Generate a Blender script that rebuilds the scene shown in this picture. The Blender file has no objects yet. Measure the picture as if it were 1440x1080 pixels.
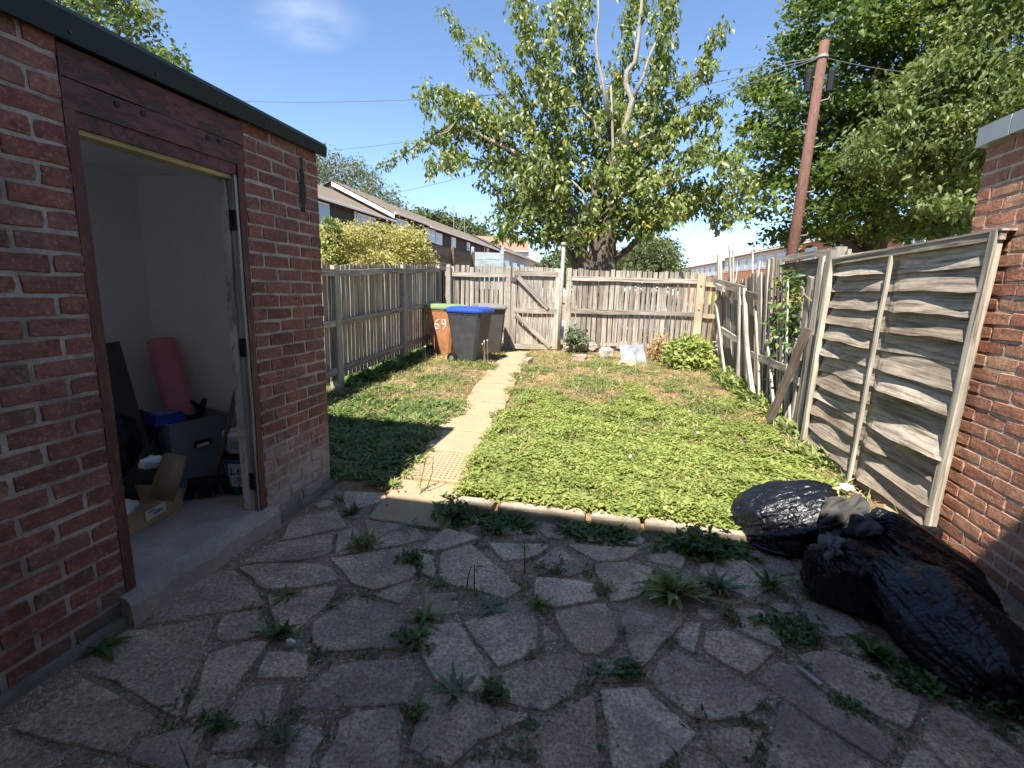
import bpy, math, random
import numpy as np
from mathutils import Vector, Matrix, noise

# ------------------------------------------------------------------ camera, sky, sun, exposure
SC = bpy.context.scene
COL = SC.collection
F, PIT, ROLL, YAW, H = 697.5, .1881, .0276, .2084, 1.46     # focal length in photo pixels, camera angles, eye height


def ray(px, py):
    u, v = (px - 720) / F, (py - 540) / F
    cr, sr = math.cos(ROLL), math.sin(ROLL)
    u, v = u * cr + v * sr, -u * sr + v * cr
    c, s = math.cos(PIT), math.sin(PIT)
    X, Y, Z = u, c - v * s, -s - v * c
    cy, sy = math.cos(YAW), math.sin(YAW)
    return Vector((X * cy - Y * sy, X * sy + Y * cy, Z))


EYE = Vector((0, 0, H))


def zg(y):
    """height of the ground at a distance down the garden"""
    return 0.0 if y < 3.02 else .045 + .0075 * (min(y, 14) - 3.02)


def gz(px, py, z=0.0):
    r = ray(px, py)
    return EYE + (z - H) / r.z * r


def gr(px, py):
    z = 0.0
    for _ in range(4):
        p = gz(px, py, z)
        z = zg(p.y)
    return p


def atY(px, py, y):
    r = ray(px, py)
    return EYE + y / r.y * r


def atX(px, py, x):
    r = ray(px, py)
    return EYE + x / r.x * r


cam = bpy.data.cameras.new('camera')
cam_o = bpy.data.objects.new('camera', cam)
COL.objects.link(cam_o)
fw = ray(720, 540).normalized()
rt = (ray(721, 540) - ray(719, 540)).normalized()
up = rt.cross(fw)
M = Matrix((rt, up, -fw)).transposed().to_4x4()
M.translation = EYE
cam_o.matrix_world = M
cam.sensor_width = 36
cam.lens = 36 * F / 1440
cam.clip_start = .03
cam.clip_end = 4000
SC.camera = cam_o

SUN_DIR = Vector((.25, 1, -1.5)).normalized()
EL = math.asin(-SUN_DIR.z)
AZ = math.atan2(-SUN_DIR.x, -SUN_DIR.y)
world = bpy.data.worlds.new('World')
SC.world = world
world.use_nodes = True
wn = world.node_tree
sky = wn.nodes.new('ShaderNodeTexSky')
sky.sky_type = 'NISHITA'
sky.sun_disc = False
sky.sun_elevation = EL
sky.sun_rotation = AZ % (2 * math.pi)
sky.altitude = 50
sky.air_density = .8
sky.dust_density = .0
sky.ozone_density = 3.2
bg = wn.nodes['Background']
bg.inputs[1].default_value = .101
# one faint wisp of cloud, upper middle of the sky
tc = wn.nodes.new('ShaderNodeTexCoord')
cl_dir = ray(432, 30).normalized()
cl_r = ray(500, 34).normalized() - ray(380, 28).normalized()
cl_r = (cl_r - cl_dir * cl_r.dot(cl_dir)).normalized()
cl_u = cl_r.cross(cl_dir)


def wdot(vec, scale):
    d = wn.nodes.new('ShaderNodeVectorMath'); d.operation = 'DOT_PRODUCT'
    wn.links.new(tc.outputs['Generated'], d.inputs[0]); d.inputs[1].default_value = vec
    m = wn.nodes.new('ShaderNodeMath'); m.operation = 'MULTIPLY'
    wn.links.new(d.outputs['Value'], m.inputs[0]); m.inputs[1].default_value = scale
    p = wn.nodes.new('ShaderNodeMath'); p.operation = 'POWER'
    wn.links.new(m.outputs[0], p.inputs[0]); p.inputs[1].default_value = 2
    return p.outputs[0]


def wmath(op, a, b):
    m = wn.nodes.new('ShaderNodeMath'); m.operation = op
    for i, x in enumerate((a, b)):
        if isinstance(x, (int, float)):
            m.inputs[i].default_value = x
        else:
            wn.links.new(x, m.inputs[i])
    return m.outputs[0]


e = wmath('ADD', wdot(cl_r, 1 / .1), wdot(cl_u, 1 / .045))
nz = wn.nodes.new('ShaderNodeTexNoise')
nz.inputs['Scale'].default_value = 9
nz.inputs['Detail'].default_value = 5
nz.inputs['Roughness'].default_value = .55
mpw = wn.nodes.new('ShaderNodeMapping')
mpw.inputs['Scale'].default_value = (1, 1, 2.6)
wn.links.new(tc.outputs['Generated'], mpw.inputs['Vector'])
wn.links.new(mpw.outputs[0], nz.inputs['Vector'])
fac = wmath('SUBTRACT', 1.0, e)
fac = wmath('MAXIMUM', fac, 0.0)
nn = wmath('MAXIMUM', wmath('MULTIPLY', wmath('SUBTRACT', nz.outputs['Fac'], .3), 1.6), 0.0)
fac = wmath('MULTIPLY', wmath('MULTIPLY', wmath('POWER', fac, 1.5), nn), .42)
dd = wn.nodes.new('ShaderNodeVectorMath'); dd.operation = 'DOT_PRODUCT'
wn.links.new(tc.outputs['Generated'], dd.inputs[0]); dd.inputs[1].default_value = cl_dir
fac = wmath('MULTIPLY', fac, wmath('GREATER_THAN', dd.outputs['Value'], 0.5))
mixw = wn.nodes.new('ShaderNodeMix'); mixw.data_type = 'RGBA'
wn.links.new(fac, mixw.inputs[0])
wn.links.new(sky.outputs[0], mixw.inputs[6])
mixw.inputs[7].default_value = (6.2, 6.3, 6.6, 1)
wn.links.new(mixw.outputs[2], bg.inputs[0])

sun = bpy.data.lights.new('sun', 'SUN')
sun.energy = 4.2
sun.angle = math.radians(.53)
sun.color = (1, .94, .84)
sun_o = bpy.data.objects.new('sun', sun)
COL.objects.link(sun_o)
sun_o.rotation_euler = SUN_DIR.to_track_quat('-Z', 'Y').to_euler()
sun_o.location = (0, -5, 20)

SC.view_settings.view_transform = 'Standard'
SC.view_settings.look = 'None'
SC.view_settings.exposure = 1.42
SC.view_settings.gamma = 1
SC.view_settings.use_curve_mapping = False
SC.render.engine = 'CYCLES'
SC.cycles.max_bounces = 10
SC.cycles.diffuse_bounces = 7
SC.cycles.glossy_bounces = 3
SC.cycles.transmission_bounces = 4
SC.cycles.transparent_max_bounces = 8
SC.cycles.use_denoising = True
SC.cycles.caustics_reflective = False
SC.cycles.caustics_refractive = False

R = random.Random(7)
NP = np.random.default_rng(11)


# ------------------------------------------------------------------ helpers: objects
def link(o):
    COL.objects.link(o)
    return o


def wm(o):
    return o.matrix_basis.copy() if o.parent is None else wm(o.parent) @ o.matrix_parent_inverse @ o.matrix_basis


def parent(o, p):
    """child of p, its coordinates staying world coordinates"""
    if p is not None:
        o.parent = p
        o.matrix_parent_inverse = wm(p).inverted()
    return o


def tag(o, label=None, cat=None, group=None, kind=None):
    if label: o['label'] = label
    if cat: o['category'] = cat
    if group: o['group'] = group
    if kind: o['kind'] = kind
    return o


def thing(name, label, cat, loc=(0, 0, 0), group=None):
    o = bpy.data.objects.new(name, None)
    o.empty_display_size = .1
    o.location = loc
    link(o)
    o.matrix_basis = Matrix.Translation(loc)
    return tag(o, label, cat, group)


def obj(name, me, mat=None, par=None, mw=None):
    o = bpy.data.objects.new(name, me)
    if mat is not None and not me.materials:
        me.materials.append(mat)
    if mw is not None:
        o.matrix_basis = mw
    link(o)
    return parent(o, par)


class MB:
    """collects shapes into one mesh"""
    def __init__(s):
        s.v, s.f = [], []

    def add(s, vs, fs):
        n = len(s.v)
        s.v += [tuple(v) for v in vs]
        s.f += [tuple(i + n for i in f) for f in fs]
        return s

    def box(s, a, b):
        x0, y0, z0 = a; x1, y1, z1 = b
        return s.add([(x0, y0, z0), (x1, y0, z0), (x1, y1, z0), (x0, y1, z0), (x0, y0, z1), (x1, y0, z1), (x1, y1, z1), (x0, y1, z1)],
                     [(0, 3, 2, 1), (4, 5, 6, 7), (0, 1, 5, 4), (1, 2, 6, 5), (2, 3, 7, 6), (3, 0, 4, 7)])

    def quad(s, a, b, c, d):
        return s.add([a, b, c, d], [(0, 1, 2, 3)])

    def tube(s, pts, rad, n=6, cap=True):
        pts = [Vector(p) for p in pts]
        if not isinstance(rad, (list, tuple)):
            rad = [rad] * len(pts)
        vs, fs = [], []
        ref = None
        for i, p in enumerate(pts):
            d = (pts[min(i + 1, len(pts) - 1)] - pts[max(i - 1, 0)])
            d = d.normalized() if d.length > 1e-9 else Vector((0, 0, 1))
            if ref is None:
                ref = d.orthogonal().normalized()
            ref = (ref - d * ref.dot(d))
            ref = ref.normalized() if ref.length > 1e-6 else d.orthogonal().normalized()
            b = d.cross(ref)
            for k in range(n):
                a = 2 * math.pi * k / n
                vs.append(p + (ref * math.cos(a) + b * math.sin(a)) * rad[i])
        for i in range(len(pts) - 1):
            for k in range(n):
                fs.append((i * n + k, i * n + (k + 1) % n, (i + 1) * n + (k + 1) % n, (i + 1) * n + k))
        if cap:
            fs.append(tuple(range(n))[::-1])
            fs.append(tuple((len(pts) - 1) * n + k for k in range(n)))
        return s.add(vs, fs)

    def lathe(s, prof, n=24, c=(0, 0, 0), close=True):
        vs, fs = [], []
        for r, z in prof:
            for k in range(n):
                a = 2 * math.pi * k / n
                vs.append((c[0] + r * math.cos(a), c[1] + r * math.sin(a), c[2] + z))
        for i in range(len(prof) - 1):
            for k in range(n):
                fs.append((i * n + k, i * n + (k + 1) % n, (i + 1) * n + (k + 1) % n, (i + 1) * n + k))
        if close:
            fs.append(tuple(range(n))[::-1])
            fs.append(tuple((len(prof) - 1) * n + k for k in range(n)))
        return s.add(vs, fs)

    def mesh(s, name, smooth=False):
        me = bpy.data.meshes.new(name)
        me.from_pydata([tuple(v) for v in s.v], [], s.f)
        if smooth:
            me.polygons.foreach_set('use_smooth', [True] * len(me.polygons))
        me.update()
        return me

    def build(s, name, mat, par=None, smooth=False):
        return obj(name, s.mesh(name, smooth), mat, par)


def np_mesh(name, V, Fq, attr=None, smooth=False):
    """V (n,3) float, Fq (m,k) int faces all of k corners"""
    me = bpy.data.meshes.new(name)
    V = np.ascontiguousarray(V, np.float32); Fq = np.ascontiguousarray(Fq, np.int32)
    m, k = Fq.shape
    me.vertices.add(len(V)); me.vertices.foreach_set('co', V.ravel())
    me.loops.add(m * k); me.loops.foreach_set('vertex_index', Fq.ravel())
    me.polygons.add(m)
    me.polygons.foreach_set('loop_start', np.arange(0, m * k, k, dtype=np.int32))
    me.polygons.foreach_set('loop_total', np.full(m, k, np.int32))
    if smooth:
        me.polygons.foreach_set('use_smooth', np.ones(m, bool))
    if attr is not None:
        a = me.attributes.new('v', 'FLOAT', 'POINT')
        a.data.foreach_set('value', np.ascontiguousarray(attr, np.float32))
    me.update(calc_edges=True)
    me.validate()
    return me


def unit(a):
    return a / np.maximum(np.linalg.norm(a, axis=1, keepdims=True), 1e-9)


def leaves(name, C, D, N, L, W, mat, par=None, v=None, fold=.25, droop=.15):
    """leaf-sized folded blades: C base points, D pointing, N face normal, L length, W width (arrays)"""
    n = len(C)
    D = unit(D); N = unit(N - D * (N * D).sum(1, keepdims=True)); S = np.cross(D, N)
    L = np.broadcast_to(L, (n,))[:, None]; W = np.broadcast_to(W, (n,))[:, None]
    V = np.empty((n, 5, 3))
    V[:, 0] = C
    V[:, 1] = C + D * L * .42 + S * W * .5 + N * W * fold
    V[:, 2] = C + D * L - N * L * droop
    V[:, 3] = C + D * L * .42 - S * W * .5 + N * W * fold
    V[:, 4] = C + D * L * .5
    I = (np.arange(n) * 5)[:, None, None] + np.array([[0, 1, 4], [1, 2, 4], [0, 4, 3], [4, 2, 3]])[None]
    if v is None:
        v = NP.random(n)
    me = np_mesh(name, V.reshape(-1, 3), I.reshape(-1, 3), np.repeat(v, 5))
    return obj(name, me, mat, par)


# ------------------------------------------------------------------ helpers: materials
class Mat:
    def __init__(s, name):
        s.m = bpy.data.materials.new(name)
        s.m.use_nodes = True
        s.nt = s.m.node_tree
        s.b = s.nt.nodes['Principled BSDF']
        s.b.inputs['Roughness'].default_value = .85
        s.b.inputs['Specular IOR Level'].default_value = .3

    def n(s, t, **kw):
        x = s.nt.nodes.new(t)
        for k, v in kw.items():
            setattr(x, k, v)
        return x

    def l(s, a, b):
        s.nt.links.new(a, b)

    def val(s, sock, x):
        if isinstance(x, (int, float)):
            sock.default_value = x
        elif isinstance(x, (tuple, list)):
            sock.default_value = tuple(x) + (1,) * (4 - len(x)) if sock.type == 'RGBA' else tuple(x)[:3]
        else:
            s.l(x, sock)

    def coord(s, kind='Object', scale=(1, 1, 1)):
        t = s.n('ShaderNodeTexCoord')
        if kind == 'World':
            g = s.n('ShaderNodeNewGeometry'); out = g.outputs['Position']
        else:
            out = t.outputs[kind]
        m = s.n('ShaderNodeMapping')
        s.l(out, m.inputs['Vector'])
        m.inputs['Scale'].default_value = scale
        return m.outputs[0]

    def shift(s, vec, fac):
        """moves a texture by the object's own random number"""
        i = s.n('ShaderNodeObjectInfo')
        a = s.n('ShaderNodeVectorMath', operation='MULTIPLY_ADD')
        c = s.n('ShaderNodeCombineXYZ')
        for k in range(3):
            s.l(i.outputs['Random'], c.inputs[k])
        s.l(c.outputs[0], a.inputs[0]); a.inputs[1].default_value = (fac, fac * 1.7, fac * .6)
        s.l(vec, a.inputs[2])
        return a.outputs[0]

    def rand(s):
        return s.n('ShaderNodeObjectInfo').outputs['Random']

    def attr(s, name='v'):
        return s.n('ShaderNodeAttribute', attribute_name=name).outputs['Fac']

    def noise(s, vec, scale, detail=4, rough=.55, dist=0):
        x = s.n('ShaderNodeTexNoise')
        s.l(vec, x.inputs['Vector'])
        x.inputs['Scale'].default_value = scale
        x.inputs['Detail'].default_value = detail
        x.inputs['Roughness'].default_value = rough
        x.inputs['Distortion'].default_value = dist
        return x.outputs['Fac']

    def vor(s, vec, scale, feat='F1', out='Distance'):
        x = s.n('ShaderNodeTexVoronoi', feature=feat)
        s.l(vec, x.inputs['Vector']); x.inputs['Scale'].default_value = scale
        return x.outputs[out]

    def ramp(s, fac, stops, mode='LINEAR'):
        x = s.n('ShaderNodeValToRGB')
        x.color_ramp.interpolation = mode
        s.val(x.inputs[0], fac)
        els = x.color_ramp.elements
        while len(els) < len(stops):
            els.new(.5)
        for el, (p, c) in zip(els, stops):
            el.position = p
            el.color = (c, c, c, 1) if isinstance(c, (int, float)) else tuple(c) + (1,)
        return x.outputs[0]

    def mix(s, fac, a, b, blend='MIX'):
        x = s.n('ShaderNodeMix', data_type='RGBA', blend_type=blend)
        s.val(x.inputs[0], fac); s.val(x.inputs[6], a); s.val(x.inputs[7], b)
        return x.outputs[2]

    def math(s, op, a, b=0.0, clamp=False):
        x = s.n('ShaderNodeMath', operation=op, use_clamp=clamp)
        s.val(x.inputs[0], a); s.val(x.inputs[1], b)
        return x.outputs[0]

    def sep(s, vec):
        x = s.n('ShaderNodeSeparateXYZ'); s.l(vec, x.inputs[0])
        return x.outputs

    def bump(s, h, strength=.5, dist=.01):
        x = s.n('ShaderNodeBump')
        s.val(x.inputs['Height'], h)
        x.inputs['Strength'].default_value = strength
        x.inputs['Distance'].default_value = dist
        s.l(x.outputs[0], s.b.inputs['Normal'])
        return s

    def color(s, c):
        s.val(s.b.inputs['Base Color'], c)
        return s

    def rough(s, r):
        s.val(s.b.inputs['Roughness'], r)
        return s


def plain(name, c, rough=.6, spec=.4, var=.15, scale=8, metal=0):
    m = Mat(name)
    co = m.coord('Object')
    f = m.noise(co, scale, 5)
    m.color(m.mix(1, tuple(c), m.ramp(f, [(.25, 1 - var), (.75, 1 + var)]), 'MULTIPLY'))
    m.rough(rough); m.b.inputs['Specular IOR Level'].default_value = spec
    m.b.inputs['Metallic'].default_value = metal
    m.bump(f, .15, .004)
    return m.m


def brick_mat(name, stops, lime=False, pit=.5, dust=(.42, .38, .34)):
    m = Mat(name)
    co = m.shift(m.coord('Object'), 37)
    base = m.ramp(m.rand(), stops)
    f = m.noise(co, 14, 6, .65)
    f2 = m.noise(co, 60, 5, .7)
    c = m.mix(1, base, m.ramp(f, [(.32, .68), (.5, .97), (.68, 1.28)]), 'MULTIPLY')
    c = m.mix(1, c, m.ramp(f2, [(.36, .8), (.64, 1.2)]), 'MULTIPLY')
    c = m.mix(m.ramp(f2, [(.56, 0), (.68, .5)]), c, dust)
    c = m.mix(m.ramp(m.noise(co, 22, 4, .6, 1), [(.6, 0), (.72, .5)]), c, (.07, .048, .04))
    c = m.mix(m.ramp(m.noise(m.coord('World'), 2.3, 6, .65), [(.5, 0), (.7, .4)]), c, (.07, .055, .05))
    if lime:
        w = m.coord('World')
        z = m.math('ADD', m.sep(w)[2], m.math('MULTIPLY', m.math('LESS_THAN', m.sep(w)[1], 2.2), .65))
        k = m.math('ADD', m.math('MULTIPLY', z, -1.35), m.math('MULTIPLY', m.noise(w, 5.5, 6, .7), 1.9))
        c = m.mix(m.ramp(k, [(.2, 0), (.75, .85)]), c, (.5, .43, .39))
        d = m.math('ADD', m.math('MULTIPLY', m.sep(w)[2], -3.0), m.math('MULTIPLY', m.noise(w, 3, 4), 1.2))
        c = m.mix(m.ramp(d, [(.2, 0), (.5, .8)]), c, (.13, .115, .085))
    m.color(c).rough(.9)
    m.bump(m.math('ADD', f2, m.math('MULTIPLY', f, .8)), pit, .006)
    return m.m


def mortar_mat(name, c):
    m = Mat(name)
    co = m.coord('World')
    f = m.noise(co, 40, 6, .7)
    g = m.noise(co, 4, 4)
    k = m.mix(1, c, m.ramp(f, [(.3, .65), (.7, 1.25)]), 'MULTIPLY')
    k = m.mix(m.ramp(g, [(.42, 0), (.62, .7)]), k, tuple(x * .4 for x in c))
    m.color(k).rough(.95)
    m.bump(f, .8, .006)
    return m.m


def wood_mat(name, stops, dark=(.05, .04, .032), moss=None, grain=1.0, knots=True):
    """old timber, grain along the object's local X"""
    m = Mat(name)
    co = m.shift(m.coord('Object', (1.3, 42, 42)), 53)
    big = m.shift(m.coord('Object', (2.2, 6, 6)), 31)
    g = m.noise(co, 1.0, 7, .68, .4)
    g2 = m.noise(m.shift(m.coord('Object', (3, 170, 170)), 11), 1.0, 3, .6)
    f = m.noise(big, 1.6, 5, .6)
    base = m.ramp(m.rand(), stops)
    c = m.mix(1, base, m.ramp(f, [(.25, .68), (.75, 1.28)]), 'MULTIPLY')
    c = m.mix(m.ramp(g, [(.36, .85 * grain), (.56, 0)]), c, dark)
    c = m.mix(m.ramp(g2, [(.5, 0), (.8, .35)]), c, (.5, .46, .40))
    if moss:
        c = m.mix(m.ramp(m.noise(big, 2.3, 5, .7), [(.52, 0), (.72, .75)]), c, moss)
    m.color(c).rough(.9)
    m.bump(m.math('ADD', g, m.math('MULTIPLY', g2, .4)), .55, .006)
    return m.m


def leaf_mat(name, stops, trans=.35, gloss=.45, spec=.35, hue=None):
    m = Mat(name)
    a = m.attr()
    c = m.ramp(a, stops)
    w = m.coord('World')
    c = m.mix(1, c, m.ramp(m.noise(w, 1.3, 3), [(.3, .8), (.7, 1.15)]), 'MULTIPLY')
    m.color(c).rough(gloss)
    m.b.inputs['Specular IOR Level'].default_value = spec
    t = m.n('ShaderNodeBsdfTranslucent')
    m.val(t.inputs['Color'], m.mix(1, c, (1.25, 1.3, .55), 'MULTIPLY'))
    mx = m.n('ShaderNodeMixShader'); mx.inputs[0].default_value = trans
    m.l(m.b.outputs[0], mx.inputs[1]); m.l(t.outputs[0], mx.inputs[2])
    m.l(mx.outputs[0], m.nt.nodes['Material Output'].inputs['Surface'])
    return m.m


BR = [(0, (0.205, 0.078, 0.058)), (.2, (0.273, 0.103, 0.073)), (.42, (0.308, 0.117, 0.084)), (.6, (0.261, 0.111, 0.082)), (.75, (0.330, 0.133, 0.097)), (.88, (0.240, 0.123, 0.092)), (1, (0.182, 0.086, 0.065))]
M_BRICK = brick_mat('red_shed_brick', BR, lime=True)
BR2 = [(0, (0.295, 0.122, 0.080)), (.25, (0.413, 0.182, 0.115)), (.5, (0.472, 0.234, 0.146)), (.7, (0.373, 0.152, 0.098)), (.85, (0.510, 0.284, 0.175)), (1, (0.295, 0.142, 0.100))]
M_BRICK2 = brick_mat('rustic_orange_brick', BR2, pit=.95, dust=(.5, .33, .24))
M_MORTAR = mortar_mat('old_mortar', (.52, .435, .35))
M_MORTAR2 = mortar_mat('buff_mortar', (.62, .51, .4))
M_WOOD = wood_mat('weathered_fence_wood', [(0, (.23, .19, .15)), (.3, (.36, .31, .245)), (.6, (.3, .265, .215)), (1, (.45, .39, .31))])
M_WOODL = wood_mat('silvered_fence_wood', [(0, (.36, .32, .26)), (.5, (.46, .41, .335)), (1, (.54, .48, .39))])
M_WOODD = wood_mat('brown_fence_wood', [(0, (.12, .09, .065)), (.5, (.2, .155, .115)), (1, (.28, .22, .165))])
M_PANEL = wood_mat('lap_panel_wood', [(0, (.33, .265, .2)), (.35, (.47, .4, .32)), (.7, (.37, .295, .22)), (1, (.53, .46, .375))], dark=(.075, .052, .038), moss=(.24, .16, .1))
M_NEWWOOD = wood_mat('yellowish_post_wood', [(0, (.46, .38, .25)), (1, (.52, .44, .3))], grain=.5)
M_PALEWOOD = wood_mat('bare_split_wood', [(0, (.5, .45, .37)), (1, (.6, .54, .45))], grain=.6)


def concrete_mat(name, c, moss=None, sc=1.0, stain=.6, spots=True):
    m = Mat(name)
    w = m.coord('World')
    f = m.noise(w, 55 * sc, 6, .75)
    g = m.noise(w, 4.5 * sc, 6, .65, .3)
    k = m.mix(1, c, m.ramp(f, [(.3, .72), (.7, 1.22)]), 'MULTIPLY')
    k = m.mix(m.ramp(g, [(.42, 0), (.72, stain)]), k, tuple(x * .42 for x in c))
    if spots:
        k = m.mix(m.ramp(m.vor(w, 90 * sc), [(.0, .6), (.16, 0)]), k, tuple(min(1, x * 1.8) for x in c))
    if moss:
        k = m.mix(m.ramp(m.noise(w, 7, 6, .7), [(.5, 0), (.68, .8)]), k, moss)
    m.color(k).rough(.93)
    m.bump(m.math('ADD', f, g), .5, .006)
    return m.m


M_POST = concrete_mat('pebbled_concrete_post', (.36, .32, .26))
M_SILL = concrete_mat('shed_floor_concrete', (.44, .38, .31))
M_KERB = concrete_mat('kerb_concrete', (.44, .37, .28), stain=.8)
M_ALLEY = concrete_mat('alley_concrete', (.42, .39, .35), sc=.3)


def paving_mat():
    m = Mat('riven_sandstone_paving')
    w = m.coord('World')
    co = m.shift(w, 19)
    base = m.ramp(m.rand(), [(0, (0.356, 0.250, 0.162)), (.2, (0.508, 0.380, 0.257)), (.4, (0.410, 0.300, 0.211)), (.6, (0.583, 0.440, 0.306)), (.8, (0.464, 0.335, 0.221)), (1, (0.389, 0.300, 0.225))])
    f = m.noise(co, 3.2, 8, .72, .5)
    f2 = m.noise(co, 70, 6, .75)
    c = m.mix(1, base, m.ramp(f, [(.32, .55), (.52, 1), (.7, 1.4)]), 'MULTIPLY')
    c = m.mix(1, c, m.ramp(f2, [(.39, .5), (.5, 1), (.62, 1.6)]), 'MULTIPLY')
    c = m.mix(m.ramp(m.noise(co, 150, 3, .6), [(.6, 0), (.7, .7)]), c, (.62, .56, .48))
    c = m.mix(m.ramp(m.noise(w, 1.9, 7, .7), [(.46, 0), (.62, .62)]), c, (.19, .15, .115))
    c = m.mix(m.ramp(m.vor(co, 55), [(0, .6), (.1, 0)]), c, (.5, .43, .35))
    c = m.mix(m.ramp(m.noise(co, 11, 7, .75, 1.2), [(.62, 0), (.74, .4)]), c, (.48, .41, .33))
    c = m.mix(m.ramp(m.noise(co, 6, 6, .7), [(.6, 0), (.75, .5)]), c, (.19, .15, .11))
    m.color(c).rough(m.ramp(f2, [(.3, .62), (.7, .85)]))
    lay = m.noise(co, 7, 8, .62, .8)
    m.bump(m.math('ADD', m.math('MULTIPLY', f2, .35), m.math('MULTIPLY', lay, 1.3)), .5, .012)
    return m.m


def gravel_mat():
    m = Mat('gritty_joint_gravel')
    w = m.coord('World')
    cell = m.vor(w, 95, out='Color')
    d = m.vor(w, 95)
    g = m.noise(w, 5, 6, .7)
    c = m.ramp(m.sep(cell)[0], [(0, (0.242, 0.171, 0.113)), (.5, (0.367, 0.270, 0.180)), (.86, (0.452, 0.338, 0.234)), (.97, (0.630, 0.510, 0.378)), (1, (0.756, 0.627, 0.486))])
    c = m.mix(m.ramp(g, [(.45, 0), (.7, .6)]), c, (.13, .098, .066))
    m.color(c).rough(.95)
    m.bump(m.math('ADD', m.math('MULTIPLY', d, -1.0), m.noise(w, 160, 3)), .9, .01)
    return m.m


def soil_mat():
    m = Mat('dry_orange_soil')
    w = m.coord('World')
    f = m.noise(w, 38, 7, .75)
    g = m.noise(w, 2.2, 6, .65, .4)
    c = m.ramp(g, [(.25, (.3, .165, .085)), (.5, (.36, .225, .12)), (.75, (.42, .31, .19))])
    c = m.mix(1, c, m.ramp(f, [(.3, .6), (.7, 1.3)]), 'MULTIPLY')
    c = m.mix(m.ramp(m.vor(w, 60), [(0, .7), (.12, 0)]), c, (.6, .5, .36))
    m.color(c).rough(1)
    m.bump(m.math('ADD', f, m.noise(w, 120, 4)), .9, .02)
    return m.m


def path_mat():
    m = Mat('sandy_path_slab')
    w = m.coord('World')
    co = m.shift(w, 9)
    f = m.noise(co, 50, 7, .75)
    g = m.noise(co, 5, 6, .65)
    c = m.mix(m.ramp(g, [(.3, 0), (.7, 1)]), (.46, .335, .2), (.38, .285, .185))
    c = m.mix(1, c, m.ramp(f, [(.3, .75), (.7, 1.18)]), 'MULTIPLY')
    c = m.mix(m.ramp(m.noise(co, 13, 5, .7), [(.62, 0), (.75, .6)]), c, (.2, .155, .1))
    m.color(c).rough(.95)
    m.bump(m.math('ADD', f, g), .5, .008)
    return m.m


M_PAVE, M_GRAVEL, M_SOIL, M_PATH = paving_mat(), gravel_mat(), soil_mat(), path_mat()


def paint_mat(name, c, under, lo=.55, hi=.62, rough=.55):
    m = Mat(name)
    co = m.shift(m.coord('Object', (1, 3, 3)), 21)
    f = m.noise(co, 9, 7, .72, .6)
    g = m.noise(co, 2.5, 5, .6)
    k = m.mix(1, c, m.ramp(g, [(.3, .7), (.7, 1.25)]), 'MULTIPLY')
    k = m.mix(m.ramp(f, [(lo, 0), (hi, 1)]), k, under)
    m.color(k).rough(rough)
    m.bump(m.ramp(f, [(lo, 1), (hi, 0)]), .5, .003)
    return m.m


M_REDPAINT = paint_mat('flaking_maroon_paint', (.16, .055, .053), (.07, .045, .04), .5, .56)
M_REDWOOD = paint_mat('worn_red_brown_frame', (.125, .038, .035), (.15, .07, .05), .5, .58)
M_GREYPAINT = paint_mat('chalky_white_frame_paint', (.6, .57, .5), (.3, .26, .19), .52, .6)
M_YELLOWED = paint_mat('yellowed_edge_wood', (.5, .4, .2), (.3, .22, .12), .6, .7)
M_FASCIA = paint_mat('dark_green_fascia', (.006, .013, .011), (.035, .038, .036), .62, .78, .5)
M_PLASTER = plain('grey_white_plaster', (.88, .88, .87), .85, .3, .05, 3)
M_ROOFFELT = plain('roofing_felt', (.06, .065, .062), .9)
M_COPING = plain('lead_grey_coping', (.3, .34, .36), .55, .4, .12, 4)
M_BLACK = plain('matt_black_stuff', (.008, .008, .009), .6, .4)
M_STEEL = plain('galvanised_steel', (.3, .3, .28), .7, .4, .25, 14, 0)
M_DARKMETAL = plain('rusty_dark_metal', (.1, .085, .07), .6, .5)


def bag_mat():
    m = Mat('black_bin_bag_plastic')
    co = m.coord('Object')
    m.color(m.mix(m.noise(co, 5, 4), (.004, .005, .008), (.008, .01, .015)))
    m.rough(m.ramp(m.noise(co, 9, 4), [(.3, .24), (.7, .4)]))
    m.b.inputs['Specular IOR Level'].default_value = .5
    w = m.noise(m.coord('Object', (1, 1, 2.2)), 16, 5, .6, 1.4)
    cr = m.ramp(m.vor(m.coord('Object', (1, 1.6, 1)), 19, 'DISTANCE_TO_EDGE'), [(0, 0), (.25, 1)])
    m.bump(m.math('ADD', m.math('MULTIPLY', w, .8), m.math('MULTIPLY', cr, .45)), .4, .02)
    return m.m


M_BAG = bag_mat()
M_CARD = plain('brown_cardboard', (.42, .29, .16), .85, .2, .08, 6)
M_CARDPALE = plain('pale_cardboard', (.55, .4, .22), .85, .2, .08, 6)
M_CLOTH = plain('dark_grey_fabric', (.075, .072, .07), .9, .2, .2, 12)
M_WHITEPL = plain('white_plastic', (.72, .72, .7), .5, .4, .06)
M_PAPER = plain('white_label_paper', (.68, .68, .66), .8, .2, .05)
M_INK = plain('dark_print_ink', (.03, .03, .04), .8, .2, .05)
L_CHERRY = leaf_mat('cherry_leaf', [(0, (0.077, 0.115, 0.028)), (.4, (0.136, 0.181, 0.040)), (.75, (0.200, 0.247, 0.053)), (.95, (0.310, 0.336, 0.070)), (1, (0.443, 0.336, 0.078))], .3, .38, .5)
L_SYC = leaf_mat('sycamore_leaf', [(0, (0.039, 0.073, 0.017)), (.5, (0.082, 0.130, 0.022)), (.85, (0.154, 0.202, 0.027)), (1, (0.226, 0.246, 0.043))], .36, .45, .4)
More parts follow.
